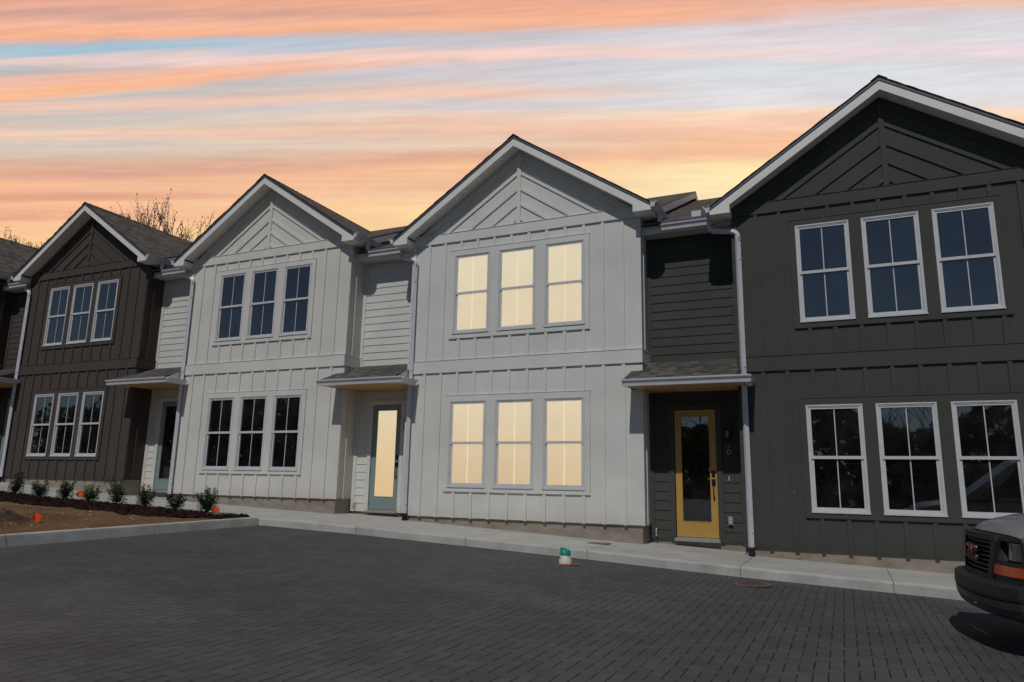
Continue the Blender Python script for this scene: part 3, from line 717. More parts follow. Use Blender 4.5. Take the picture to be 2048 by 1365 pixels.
        e_.add([(X_(0),-.362,T0-.01),(X_(hh),-.362,T0-.01-SL*hh),(X_(hh),-.362,T1-.02-SL*hh),(X_(0),-.362,T1-.02)], [(0,1,2,3)])
        e_.add([(X_(0),-.362,T0),(X_(hh),-.362,T0-SL*hh),(X_(hh),5.35,T0-SL*hh),(X_(0),5.35,T0)], [(0,1,2,3)])
        e_.add([(X_(hh),-.375,T0-SL*hh),(X_(hh),5.35,T0-SL*hh),(X_(hh),5.35,T1-SL*hh),(X_(hh),-.375,T1-SL*hh)], [(0,1,2,3)])
    # ridge caps
    e_.cur = 0
    y = -.38
    while y < 4.4:
        for sg in (-1, 1):
            e_.add([(CX, y, 8.012), (CX+sg*.13, y, 8.008-SL*.13), (CX+sg*.13, y+.17, 7.998-SL*.13), (CX, y+.17, 8.002)], [(0,1,2,3)])
            e_.add([(CX, y, 8.012), (CX+sg*.13, y, 8.008-SL*.13), (CX+sg*.13, y, 7.995-SL*.13), (CX, y, 7.995)], [(0,1,2,3)])
        y += .17
    e_.build('gable_roof', [M_shg, M_drip, M_edge], root)
    # eave gutters of the gable and their short spouts
    e_ = MB(); gutter_y(e_, -.372, 1.1, CX+hw, 5.995+.045, 1); e_.build('eave_gutter', M_gutter, root, recalc=True)
    e_ = MB(); gutter_y(e_, -.372, 1.1, CX-hw, 5.995+.045, -1); e_.build('eave_gutter', M_gutter, root, recalc=True)
    # --- rear roof
    e_ = MB(); rx0, rx1 = -2.80, 4.30; e_.cur = 0
    zr = lambda y: 6.03 + (y-.08)*.4706
    e_.add([(rx0,.08,zr(.08)),(rx1,.08,zr(.08)),(rx1,5.55,zr(5.55)),(rx0,5.55,zr(5.55))], [(0,1,2,3)])
    e_.add([(rx0,11.95,zr(-.85)),(rx1,11.95,zr(-.85)),(rx1,5.55,zr(5.55)),(rx0,5.55,zr(5.55))], [(3,2,1,0)])
    e_.cur = 1
    e_.add([(rx0,.08,zr(.08)-.035),(rx1,.08,zr(.08)-.035),(rx1,.08,zr(.08)),(rx0,.08,zr(.08))], [(0,1,2,3)])
    e_.add([(rx1+.01,.07,zr(.08)-.035),(rx1+.01,5.55,zr(5.55)-.035),(rx1+.01,5.55,zr(5.55)),(rx1+.01,.07,zr(.08))], [(0,1,2,3)])
    e_.add([(rx0,.3,zr(.3)-.05),(rx1,.3,zr(.3)-.05),(rx1,5.55,zr(5.55)-.05),(rx0,5.55,zr(5.55)-.05)], [(3,2,1,0)])
    e_.build('rear_roof', [M_shr, M_drip], root)
    e_ = MB(); e_.yz([(.10,zr(.10)-.04),(5.55,zr(5.55)-.04),(5.55,zr(5.55)-.20),(.10,zr(.10)-.20)], rx1-.02, rx1)
    e_.yz([(5.55,zr(5.55)-.04),(11.9,zr(-.80)-.04),(11.9,zr(-.80)-.20),(5.55,zr(5.55)-.20)], rx1-.02, rx1)
    e_.build('rake_board', M_trim, root, recalc=True)
    e_ = MB(); e_.yz([(.62,5.6),(11.8,5.6),(11.8,5.95),(5.55,zr(5.55)-.06),(.62,zr(.62)-.06)], XR-.06, XR-.025); e_.build('party_wall', paint, root, recalc=True)
    e_ = MB(); e_.yz([(.28,6.12),(.50,6.22),(.50,6.26),(.28,6.24)], -1.87, -1.69); e_.build('fascia_return_box', M_gutter, root, recalc=True)  # small pale box added in place of a sunlit fascia return
    # --- downspout at the left corner of the bay
    gb = g(X-1.0) - Z
    prof = [(-.040,-.028),(.040,-.028),(.040,.028),(-.040,.028)]
    def dsp(path, nm, par): 
        q = MB(); q.sweep(path, prof, upv=(0,1,0)); return q.build(nm, M_gutter, par, recalc=True)
    dx_ = -.985
    path = [(-1.52,.135,5.88),(-1.52,.13,5.80),(-1.50,.11,5.745),(-1.44,.07,5.70),(-1.25,-.02,5.635),(-1.10,-.065,5.60),(-1.03,-.072,5.575),(-.995,-.072,5.53),(dx_,-.072,5.46),(dx_,-.072,4.2),(dx_,-.072,2.9),(dx_,-.072,gb+.14)]
    ds = dsp(path, 'downspout', root)
    q = MB()
    for z in (5.05, 3.05, .2):
        q.box(dx_-.043, dx_+.043, -.103, -.042, z-.004+.0, z+.012)
    for k_ in range(6): # crimped elbow rings
        a = k_/5; q.box(dx_-.0415-.06*(1-a)*.0, dx_+.0415, -.102, -.043, 5.47-.0+.0-.012*k_, 5.474-.012*k_)
    q.build('coupling', M_gutter, ds)
    q = MB(); q.box(dx_-.055, dx_+.055, -.125, -.025, gb+.09, gb+.155); q.tube([(dx_,-.075,gb+.10),(dx_+.01,-.085,gb+.03),(dx_+.02,-.11,gb+.01)], .046, 10); q.build('boot', M_boot, ds)
    # short spout from the neighbour-side eave gutter down to the recess gutter
    q = MB(); q.box(CX+hw+.03, CX+hw+.10, .08, .14, 5.72, 5.93); q.build('short_spout', M_gutter, root)
    return root, dr

P = 6.983
spec = [
 (0, -3*P, .93, M_brown, M_brown, M_sage, False, 'brown townhouse at the far left edge, only its roof and right side showing'),
 (1, -2*P, .594, M_brown, M_brown, M_sage, False, 'dark brown townhouse with white framed windows behind the row of shrubs'),
 (2, -1*P, .287, M_cream, M_cream, M_sage, False, 'white townhouse with dark unlit windows beside the dark brown house'),
 (3, 0, 0, M_white, M_white, M_sage, True, 'white townhouse with warmly lit cream windows and a pale green glass door'),
 (4, P-.018, -.275, M_green, M_green, M_yel, False, 'dark green townhouse with yellow glass door and house number 6'),
]
# the neighbour of each recess meets the house on its right; entry walls take that house's colour
HR = {}
for (i, X, Z, pa, tr, dm_, lit, lab) in spec:
    HR[i] = house(i, X, Z, pa, tr, dm_, lit, lab, right_end=(i == 4), seed=i)
# house number
me = text_mesh('6', 0.24, 0.006, -0.004); me.materials.append(M_brass)
o_ = bpy.data.objects.new('house_number', me); COL.objects.link(o_); o_.parent = HR[4][0]; o_.location = (-1.375, .565, 1.60); o_.rotation_euler = (R(90), 0, 0); o_.scale = (.72, 1, 1)
o_['label'] = 'slim brass house number 6'
#@@PART2
# ------------------------------------------------------------------ small things on the ground
def disc(mb, c, r, z0, z1, n=20, r2=None):
    r2 = r if r2 is None else r2
    lo = [(c[0]+r*math.cos(2*math.pi*k/n), c[1]+r*math.sin(2*math.pi*k/n), z0) for k in range(n)]
    hi = [(c[0]+r2*math.cos(2*math.pi*k/n), c[1]+r2*math.sin(2*math.pi*k/n), z1) for k in range(n)]
    mb.add(lo+hi, [tuple(range(n, 2*n))] + [(k, (k+1) % n, (k+1) % n + n, k+n) for k in range(n)])
M_redsand = mat('red_soil', (0.30, 0.115, 0.045), 0.95, 0.1, var=0.3, vscale=30, bump=0.6, bscale=80)
px_, py_ = 3.565, -2.60; pz = g(px_)-.15
pipe = thing('cleanout_pipe', 'short white plastic pipe with slanted teal top sticking out of the pavers', 'pipe', (px_, py_, pz))
def cyl_cut(mb, r, z0, z1a, z1b, n=28, ri=None):
    # upright tube whose top slopes from z1a (left) to z1b (right)
    f_ = lambda a: z1a + (z1b-z1a)*(math.cos(a)+1)/2
    A = [2*math.pi*k/n for k in range(n)]
    lo = [(r*math.cos(a), r*math.sin(a), z0) for a in A]; hi = [(r*math.cos(a), r*math.sin(a), f_(a)) for a in A]
    ri = ri or r*.88
    hi2 = [(ri*math.cos(a), ri*math.sin(a), f_(a)) for a in A]; lo2 = [(ri*math.cos(a), ri*math.sin(a), z0+.01) for a in A]
    fs = []
    for k in range(n):
        q = (k+1) % n
        fs += [(k, q, q+n, k+n), (k+n, q+n, q+2*n, k+2*n), (k+2*n, q+2*n, q+3*n, k+3*n)]
    mb.add(lo+hi+hi2+lo2, fs)
q = MB(); q.smooth = True; cyl_cut(q, .076, .0, .145, .145); q.build('pipe_body', M_pvcw, pipe)
q = MB(); q.smooth = True; cyl_cut(q, .0795, .130, .238, .195, ri=.070); q.build('pipe_top', mat('pvc_teal', (0.008, 0.25, 0.19), 0.4, 0.4, var=0.1, vscale=20), pipe)
q = MB(); q.smooth = True; cyl_cut(q, .092, -.01, .075, .075, ri=.077)
for k_ in range(14):
    a = 2*math.pi*k_/14; q.smooth = False
    q.prism([(.091*math.cos(a-.05), .091*math.sin(a-.05), .005), (.091*math.cos(a+.05), .091*math.sin(a+.05), .005), (.096*math.cos(a+.05), .096*math.sin(a+.05), .005), (.096*math.cos(a-.05), .096*math.sin(a-.05), .005)], (0,0,.06))
q.build('coupling', M_pvcw, pipe)
q = MB(); n = 26; pts = [((.17+.06*math.sin(k_*2.3)+.04*math.sin(k_*5.1))*math.cos(2*math.pi*k_/n)*1.15, (.15+.05*math.sin(k_*1.7))*1.5*math.sin(2*math.pi*k_/n), .002) for k_ in range(n)]
q.add(pts+[(0,0,.012)], [(k_, (k_+1) % n, n) for k_ in range(n)]); q.build('soil_patch', M_redsand, pipe)
# round valve cover among the pavers
vx, vy = 6.23, -2.42; vz = g(vx)-.15
o_ = thing('valve_cover', 'round rust stained valve cover set flush in the pavers near the yellow door', 'utility cover', (vx, vy, vz))
q = MB(); 
for k_ in range(36):
    a0, a1 = 2*math.pi*k_/36, 2*math.pi*(k_+1)/36
    q.add([(r_*math.cos(a)*1, r_*math.sin(a), .006 + (.004 if r_ < .24 else 0)) for a in (a0, a1) for r_ in (.19, .27)], [(0,1,3,2)])
q.build('ring', mat('rusty_ring', (0.21, 0.115, 0.075), 0.9, 0.2, var=0.5, vscale=24), o_)
q = MB(); disc(q, (0,0), .185, .0, .007, 28); 
for k_ in range(-3, 4): q.box(-.14, .14, k_*.042-.006, k_*.042+.006, .007, .011)
q.build('lid', mat('iron_lid', (0.085, 0.078, 0.074), 0.7, 0.4, var=0.3, vscale=20), o_)
def lid(x, y, sx, sy, dz, label):
    o = thing('utility_box_lid', label, 'utility cover', (x, y, g(x)+dz))
    q = MB(); q.prism([(-sx,-sy,-.02),(sx,-sy,-.02),(sx,sy,-.02),(-sx,sy,-.02)], (0,0,.028)); q.build('frame', mat('lid_grey', (0.17,0.18,0.15), 0.8, 0.3, var=0.15, vscale=9), o)
    q = MB(); q.box(-sx+.02, sx-.02, -sy+.02, sy-.02, .008, .013); q.box(-.05, .05, -.012, .012, .013, .017); q.build('lid', mat('lid_green', (0.14,0.155,0.125), 0.8, 0.3, var=0.15, vscale=9), o)
lid(3.45, -.62, .20, .13, .006, 'grey green rectangular utility lid set in the sidewalk below the lit white house')
lid(-3.72, -2.42, .22, .15, .035, 'grey green utility lid at the tip of the mulch bed')

# ------------------------------------------------------------------ marking flags
M_flag = mat('flag_orange', (0.85, 0.10, 0.02), 0.5, 0.3, var=0.1, vscale=10)
M_wire = mat('flag_wire', (0.35, 0.34, 0.33), 0.4, 0.5)
def flag(x, y, z, h, rz, tilt, label):
    o = thing('marking_flag', label, 'marking flag', (x, y, z), rz, 'orange marking flags')
    q = MB(); q.tube([(0,0,-.05),(.01,0,h*.5),(.0,0,h)], .0025, 5); q.build('stake', M_wire, o)
    q = MB(); q.smooth = True; s_ = .12
    fn = lambda a, b: (a*s_*math.cos(tilt) - b*s_*math.sin(tilt), .018*math.sin(a*4+b*2.5), h - .085 + a*s_*math.sin(tilt) + b*s_*math.cos(tilt) - .01*a*a)
    q.grid(fn, [k_/6 for k_ in range(7)], [k_/6 - .3 for k_ in range(7)]); q.build('flag', M_flag, o)
    return o
flag(-7.80, -2.62, g(-7.8)-.01, .30, .97, -.75, 'orange marking flag leaning on the fourth shrub from the left')
flag(-3.97, -2.40, g(-3.95), .20, .82, -.7, 'orange marking flag beside the shrub at the right end of the mulch')
flag(-3.98, -5.92, g(-4.0)-.03, .19, 1.02, -.55, 'orange marking flag standing low in the churned dirt')

# ------------------------------------------------------------------ shrubs
def leafmat():
    m = mat('shrub_leaf', (0.04,0.07,0.03), 0.35, 0.5)
    t = NT(m.node_tree); b = t.n['Principled BSDF']; o = t.coord('Object')
    t.l.new(t.ramp(t.noise(o, 22, 2, 0.6), [(0.3, (0.010,0.024,0.008,1)), (0.48, (0.028,0.056,0.015,1)), (0.62, (0.085,0.135,0.036,1)), (0.8, (0.12,0.12,0.04,1))]), b.inputs['Base Color'])
    b.inputs['Roughness'].default_value = 0.5
    return m
M_leaf = leafmat(); M_stem = mat('shrub_stem', (0.09,0.06,0.04), 0.8, 0.2)
def shrub(x, y, h, wd, lean, seed, label):
    rs = random.Random(seed); o = thing('shrub', label, 'shrub', (x, y, g(x)+.0), rs.uniform(0, 6), 'young shrubs planted along the mulch')
    st = MB(); lf = MB()
    ns = rs.randint(11, 14)
    for k_ in range(ns):
        a = 2*math.pi*k_/ns + rs.uniform(-.3,.3); out = rs.uniform(.25, 1.0)*wd*.42; hh = h*rs.uniform(.55, 1.0)*(1.05-.3*out/(wd*.42))
        P_ = []
        for i in range(7):
            f = i/6; P_.append(Vector((math.cos(a)*out*f**.8 + lean*f*f*h, math.sin(a)*out*f**.8, hh*f)) + Vector((rs.uniform(-.008,.008), rs.uniform(-.008,.008), 0)))
        st.tube(P_, [.005*(1-.7*i/6) for i in range(7)], 4)
        nl = int(120*hh/.4)
        for j in range(nl):
            f = rs.uniform(.06, 1.02)**.85; i = min(5, int(f*6)); p = P_[i].lerp(P_[i+1], min(1.1, f*6-i))
            b = rs.uniform(0, 6.28); el = rs.uniform(.1, 1.0); sp_ = .015 + rs.random()*.055*(1.15-f)
            d_ = Vector((math.cos(b)*math.cos(el), math.sin(b)*math.cos(el), math.sin(el))); p = p + d_*sp_
            L_ = rs.uniform(.022, .040); W_ = L_*.38
            s2 = d_.cross(Vector((rs.uniform(-1,1), rs.uniform(-1,1), 1))).normalized(); n_ = s2.cross(d_)
            lf.add([p, p+d_*L_*.5+s2*W_+n_*.003, p+d_*L_, p+d_*L_*.5-s2*W_+n_*.003], [(0,1,2),(0,2,3)])
    for _ in range(620):   # inner leaves near the base
        b = rs.uniform(0, 6.28); r_ = wd*.36*math.sqrt(rs.random()); p = Vector((math.cos(b)*r_, math.sin(b)*r_, .02+rs.random()*h*.45))
        d_ = Vector((math.cos(b)+rs.uniform(-.6,.6), math.sin(b)+rs.uniform(-.6,.6), rs.uniform(-.2,1))).normalized(); L_ = rs.uniform(.02,.035); W_ = L_*.36
        s2 = d_.cross(Vector((rs.uniform(-1,1), rs.uniform(-1,1), 1))).normalized()
        lf.add([p, p+d_*L_*.5+s2*W_, p+d_*L_, p+d_*L_*.5-s2*W_], [(0,1,2),(0,2,3)])
    st.build('stems', M_stem, o); lf.build('foliage', M_leaf, o)
ordn = ['tall narrow shrub at the far left end of the mulch strip', 'low rounded shrub, second from the left in the mulch', 'bushy shrub, third from the left in front of the brown house',
        'shrub with an orange flag in front, fourth from the left', 'tall spreading shrub, fifth from the left below the corner of the brown house', 'slim shrub in front of the entry between brown and white house',
        'dense low shrub, second from the right end of the mulch', 'largest shrub at the right end of the mulch']
for (x, h, wd), lab, sd in zip([(-10.6,.50,.40),(-9.68,.40,.42),(-8.78,.43,.42),(-7.9,.40,.44),(-7.0,.50,.46),(-6.14,.44,.40),(-5.22,.36,.44),(-4.30,.48,.50)], ordn, range(31, 39)):
    shrub(x, -2.22, h*1.16, wd*1.12, rnd.uniform(-.15, .2), sd, lab)

# ------------------------------------------------------------------ bare trees beyond the row
M_bark = mat('bark', (0.15, 0.135, 0.125), 0.9, 0.15, var=0.25, vscale=6)
M_dry = mat('dry_leaf', (0.16, 0.14, 0.125), 0.8, 0.2, var=0.4, vscale=2)
def tree(x, y, H, spread, seed, label, leaves=900, group='bare trees beyond the houses', zbase=None):
    rs = random.Random(seed); o = thing('bare_tree', label, 'tree', (x, y, g(x)-.4), 0, group)
    tk = MB(); lf = MB(); cr = MB()
    def br(p, d, L_, r, dep, mb):
        r = max(r, .015); n = 4; P_ = [p]; dd = d.copy()
        for i in range(n):
            dd = (dd + Vector((rs.uniform(-1,1), rs.uniform(-1,1), rs.uniform(-.2,.8)))*.13).normalized(); P_.append(P_[-1]+dd*L_/n)
        mb.tube(P_, [r*(1-.5*i/n) for i in range(n+1)], 7 if dep < 2 else (5 if dep < 4 else 3), cap=dep < 1)
        if dep >= 6:
            for _ in range(3):
                if rs.random() < leaves/1100: 
                    c_ = P_[rs.randint(1, n)] + Vector((rs.uniform(-.1,.1), rs.uniform(-.1,.1), rs.uniform(-.1,.05)))
                    u_ = Vector((rs.uniform(-1,1), rs.uniform(-1,1), rs.uniform(-1,1))).normalized()*rs.uniform(.03,.07); v_ = u_.cross(Vector((rs.uniform(-1,1), rs.uniform(-1,1), .5))).normalized()*rs.uniform(.03,.05)
                    lf.add([c_-u_, c_+v_, c_+u_, c_-v_], [(0,1,2,3)])
            return
        nb = 3 if dep < 4 else 3
        for k_ in range(nb):
            f = rs.uniform(.45, 1.0) if k_ else 1.0
            i = min(n-1, int(f*n)); q_ = P_[i].lerp(P_[i+1], f*n-i) if f < 1 else P_[-1]
            ax = dd.cross(Vector((rs.uniform(-1,1), rs.uniform(-1,1), rs.uniform(-1,1)))).normalized()
            ang = rs.uniform(.25, .62)*(spread if dep < 3 else 1.2)
            nd = (Matrix.Rotation(ang if k_ else ang*.4, 3, ax) @ dd); nd = (nd + Vector((0,0,.22))).normalized()
            br(q_, nd, L_*rs.uniform(.62, .82), r*(.58 if k_ else .7), dep+1, cr if dep >= 1 else mb)
    br(Vector((0,0,0)), Vector((rs.uniform(-.05,.05), 0, 1)), H*.32, H*.014, 0, tk)
    # scale so that the top sits at H
    zs = sorted(v[2] for v in cr.v); zt = zs[int(len(zs)*.992)]; s_ = H/zt; tp = [v for v in cr.v if v[2] > .75*zt]
    mx = sum(v[0] for v in tp)/len(tp)/zt/.87; my = sum(v[1] for v in tp)/len(tp)/zt/.87
    for m_ in (tk, cr, lf): m_.v = [(v[0]-mx*v[2], v[1]-my*v[2], v[2]) for v in m_.v]
    for m_ in (tk, cr, lf): m_.v = [(v[0]*s_, v[1]*s_, v[2]*s_) for v in m_.v]
    tk.build('trunk', M_bark, o)
    c = cr.build('crown', M_bark, o)
    if lf.v: lf.build('dry_leaves', M_dry, c)
    return o
tree(-30.7, 14.5, 16.0, .62, 5, 'tall bare tree with upright forked limbs behind the brown roof', 1400)
tree(-27.2, 14.5, 14.3, .75, 11, 'shorter dense bare tree just left of the white gable', 2600)
tree(-25.9, 14.5, 14.1, .7, 19, 'thin bare tree close behind the left slope of the white gable', 1500)
tree(-44.0, 14.5, 16.0, .9, 23, 'bare tree at the far left edge of the sky', 1500)
tree(-39.5, 14.5, 14.9, .8, 29, 'bare twiggy treetop peeking over the left roof valley', 900)

# distant wood across the lot, seen only as a reflection in the panes
def far_wood():
    rs = random.Random(3); mb = MB()
    def br(p, d, L_, r, dep):
        q_ = p + d*L_; mb.tube([p, q_], [r, r*.6], 3, cap=False)
        if dep >= 4: return
        for k_ in range(3):
            ax = d.cross(Vector((rs.uniform(-1,1), rs.uniform(-1,1), rs.uniform(-1,1)))).normalized()
            nd = (Matrix.Rotation(rs.uniform(.3, .75), 3, ax) @ d + Vector((0,0,.15))).normalized()
            br(q_ if k_ else p.lerp(q_, .7), nd, L_*.72, r*.6, dep+1)
    for k_ in range(46):
        x = -75 + k_*3.4 + rs.uniform(-1.5,1.5); y = -50 + rs.uniform(-9, 9)
        br(Vector((x, y, g(x)-.3)), Vector((0,0,1)), rs.uniform(2.6, 4.4), .17, 0)
    return mb
o_ = struct(far_wood().build('far_wood', mat('bark_dark', (0.06,0.052,0.045), 0.9, 0.1)), 'stuff'); tag(o_, 'distant bare wood across the lot', 'wood')
mb = MB(); rs = random.Random(8); mb.smooth = False
for _ in range(30000):
    x = rs.uniform(-90, 95); y = -48 + rs.uniform(-4, 4); hh = 7.6 + 3.4*noise.noise(Vector((x*.12, 0, 0))); z = g(x)-.3 + hh*rs.random()
    c_ = Vector((x, y, z)); u_ = Vector((rs.uniform(-1,1), rs.uniform(-.5,.5), rs.uniform(-1,1)))*.5; v_ = Vector((rs.uniform(-1,1), rs.uniform(-.5,.5), rs.uniform(-1,1)))*.5
    mb.add([c_-u_, c_+v_, c_+u_, c_-v_], [(0,1,2,3)])
o_ = struct(mb.build('undergrowth', mat('brush', (0.05,0.055,0.03), 0.9, 0.1, var=0.4, vscale=0.5)), 'stuff'); tag(o_, 'distant brush below the bare wood', 'undergrowth')

# ------------------------------------------------------------------ van
M_paint = mat('van_paint', (0.25, 0.25, 0.26), 0.35, 0.5, var=0.06, vscale=2, coat=0.6)
M_blkp = mat('black_bumper_plastic', (0.020, 0.020, 0.022), 0.55, 0.4, var=0.3, vscale=6, bump=0.1, bscale=150)
M_deep = mat('grille_void', (0.003, 0.003, 0.003), 0.8, 0.2)
M_slat = mat('grille_slat', (0.035, 0.034, 0.034), 0.4, 0.5)
M_amber = mat('amber_lens', (0.55, 0.075, 0.015), 0.15, 0.6, var=0.15, vscale=12)
M_chrome = mat('chrome', (0.5, 0.5, 0.5), 0.15, 0.5, metal=1.0)
M_red = mat('emblem_red', (0.30, 0.02, 0.02), 0.3, 0.5)
M_lens = mat('lamp_lens', (0.008, 0.009, 0.011), 0.08, 0.9)
M_vglass = mat('van_glass', (0.01, 0.012, 0.014), 0.03, 0.9)
M_tyre = mat('tyre', (0.02, 0.02, 0.02), 0.85, 0.2)
VH = R(184)
van = thing('van', 'grey van with black grille and bumper cut off by the right edge of the picture', 'van', (8.60, -4.60, g(8.6)-.15), VH)
def bow(y): a = abs(y); return .16*a*a + .55*max(0, a-.72)**2
def fx_(y, z, off): return off - bow(y) - .10*(z-.62)
def patch(mb, z0, z1, ya0, yb0, ya1, yb1, off, th, ny=8, nz=2):
    F_ = lambda s_, t_, o: (lambda y, z: (fx_(y, z, o), y, z))((ya0+(ya1-ya0)*t_) + ((yb0+(yb1-yb0)*t_)-(ya0+(ya1-ya0)*t_))*s_, z0+(z1-z0)*t_)
    S = [i/ny for i in range(ny+1)]; T = [i/nz for i in range(nz+1)]
    mb.add([F_(s_, t_, off) for s_ in S for t_ in T], [(i*(nz+1)+j, (i+1)*(nz+1)+j, (i+1)*(nz+1)+j+1, i*(nz+1)+j+1) for i in range(ny) for j in range(nz)])
    for t_ in (0, 1):
        mb.add([F_(s_, t_, o) for s_ in S for o in (off, off-th)], [(2*i, 2*i+1, 2*i+3, 2*i+2) if t_ == 0 else (2*i, 2*i+2, 2*i+3, 2*i+1) for i in range(ny)])
    for s_ in (0, 1):
        mb.add([F_(s_, t_, o) for t_ in T for o in (off, off-th)], [(2*i, 2*i+1, 2*i+3, 2*i+2) for i in range(nz)])
# body below the windows
b = MB(); b.smooth = True
ST = [(-.05,.90,1.005,.02,.50),(-.08,.915,1.035,.03,.42),(-.14,.93,1.065,.04,.40),(-.25,.95,1.095,.045,.40),(-.45,.975,1.135,.05,.40),(-.70,.99,1.17,.05,.40),(-1.0,1.0,1.205,.045,.38),(-1.25,1.005,1.235,.03,.38),(-2.2,1.01,1.26,0,.36),(-4.0,1.01,1.26,0,.36),(-5.45,1.0,1.26,0,.38),(-5.62,.96,1.25,0,.42)]
def sec(hw, zt, crn, zl):
    h_ = [(hw*.975, zl), (hw, zl+.12), (hw+.004, .78), (hw*.995, zt-.14), (hw*.965, zt-.05), (hw*.90, zt-.008), (hw*.72, zt+crn*.45), (hw*.50, zt+crn*.8), (hw*.25, zt+crn*.96), (0, zt+crn)]
    return h_ + [(-y, z) for y, z in h_[-2::-1]]
rows = []
for (x, hw, zt, crn, zl) in ST:
    fd = max(0, min(1, (x+1.25)/1.0)); r_ = []
    for y, z in sec(hw, zt, crn, zl): r_.append((x - bow(y)*fd - .10*(z-.62)*max(0, min(1, (x+.4)/.3)), y, z))
    rows.append(r_)
n = len(rows[0]); V_ = [p for r_ in rows for p in r_]
b.add(V_, [(i*n+j, i*n+j+1, (i+1)*n+j+1, (i+1)*n+j) for i in range(len(rows)-1) for j in range(n-1)])
b.smooth = False
b.add(rows[-1], [tuple(range(n))])
c_ = (rows[0][n//2][0]-.05, 0, .75); b.add(rows[0]+[c_], [(j, j+1, n) for j in range(n-1)])
body = b.build('body', M_paint, van, recalc=True)
# under side
q = MB(); q.box(-5.5, -.35, -.93, .93, .34, .42); q.build('floor_pan', M_deep, van)
# cab and roof
q = MB(); q.smooth = False
sd = [(-1.02,1.235),(-1.98,1.965),(-2.15,2.02),(-5.35,2.04),(-5.52,1.96),(-5.62,1.25)]
hwz = lambda z: 1.005 - max(0, z-1.22)*.19
L_ = [(x, hwz(z), z) for x, z in sd]; R_ = [(x, -hwz(z), z) for x, z in sd]
mid = [(x-.0+(.10 if i < 2 else 0), 0, z+(.05 if 0 < i < 5 else 0)) for i, (x, z) in enumerate(sd)]
q.add(L_+mid+R_, [tuple(range(6)), tuple(range(17, 11, -1))] + [(i+6, i+7, i+1, i) for i in range(5)] + [(i+12, i+13, i+7, i+6) for i in range(5)])
cab = q.build('cab', M_paint, van, recalc=True)
def inset(a, b2, c, d_, off):    # quad glass set slightly proud
    P4 = [Vector(v) for v in (a, b2, c, d_)]; nn = (P4[1]-P4[0]).cross(P4[3]-P4[0]).normalized()
    return [p + nn*off for p in P4]
q = MB()
for sg in (1, -1):
    A = [(-1.02+.10*0-.06, sg*.90, 1.28), (-1.90, sg*.81, 1.91)]
    P4 = [Vector((-.985, 0, 1.285)), Vector((-1.09, sg*.90, 1.285)), Vector((-1.905, sg*.80, 1.905)), Vector((-1.82, 0, 1.94))]
    up_ = Vector((.62, 0, .78))*.012
    q.add([p+up_ for p in P4], [(0,1,2,3)] if sg > 0 else [(3,2,1,0)])
q.build('windscreen', M_vglass, van)
for sg in (1, -1):
    for (x0, x1, xt0, xt1) in ((-1.50,-2.35,-2.02,-2.35), (-2.5,-3.75,-2.5,-3.75), (-3.9,-5.3,-3.9,-5.25)):
        q = MB(); y0, y1 = sg*(hwz(1.29)+.004), sg*(hwz(1.90)+.004)
        pts = [(x0, y0, 1.29), (x1, y0, 1.29), (xt1, y1, 1.90), (xt0, y1, 1.90)]
        q.add(pts, [(0,1,2,3)] if sg < 0 else [(3,2,1,0)]); q.build('side_window', M_vglass, van)
    q = MB(); q.box(*sorted((-1.62,-1.52)), *sorted((sg*1.02, sg*1.26)), 1.24, 1.50); q.box(-1.60,-1.55,*sorted((sg*.98, sg*1.04)),1.28,1.34); q.build('wing_mirror', M_blkp, van)
    q = MB()
    for xx in (-1.42, -2.42, -3.85): q.box(xx-.004, xx+.004, *sorted((sg*1.004, sg*1.0165)), .50, 1.22)
    q.box(-2.32,-2.14,*sorted((sg*1.012, sg*1.035)),1.03,1.07); q.build('door_seams', M_deep, van)
# wheels
for xx in (-.98, -4.42):
    for sg in (1, -1):
        q = MB(); q.smooth = True; yo = sg*1.015; yi = sg*.78
        ring = [(yi,.30),(yi,.355),(yi+sg*.03,.375),(yo-sg*.03,.375),(yo,.355),(yo,.25),(yo-sg*.03,.235)]
        m_ = 28; V_ = [(xx+r_*math.cos(2*math.pi*k_/m_), y, .375+r_*math.sin(2*math.pi*k_/m_)) for k_ in range(m_) for y, r_ in ring]; nr = len(ring)
        q.add(V_, [(k_*nr+j, ((k_+1) % m_)*nr+j, ((k_+1) % m_)*nr+j+1, k_*nr+j+1) for k_ in range(m_) for j in range(nr-1)])
        tw = q.build('wheel', M_tyre, van, recalc=True)
        q = MB(); ring = [(yo-sg*.03,.235),(yo-sg*.05,.20),(yo-sg*.05,.09),(yo-sg*.015,.07),(yo-sg*.015,.0)]; nr = len(ring)
        V_ = [(xx+r_*math.cos(2*math.pi*k_/m_), y, .375+r_*math.sin(2*math.pi*k_/m_)) for k_ in range(m_) for y, r_ in ring]
        q.add(V_, [(k_*nr+j, ((k_+1) % m_)*nr+j, ((k_+1) % m_)*nr+j+1, k_*nr+j+1) for k_ in range(m_) for j in range(nr-1)])
        q.build('rim', M_alu, tw, recalc=True)
        q = MB(); m_ = 20
        V_ = [(xx+.45*math.cos(math.pi*k_/m_), sg*1.014, .40+.45*math.sin(math.pi*k_/m_)) for k_ in range(m_+1)]+[(xx+.45*math.cos(math.pi*k_/m_), sg*.80, .40+.45*math.sin(math.pi*k_/m_)) for k_ in range(m_+1)]
        q.add(V_[:m_+1], [tuple(range(m_+1))]); q.add(V_, [(k_, k_+1, k_+m_+2, k_+m_+1) for k_ in range(m_)]); q.build('wheel_arch', M_deep, van)
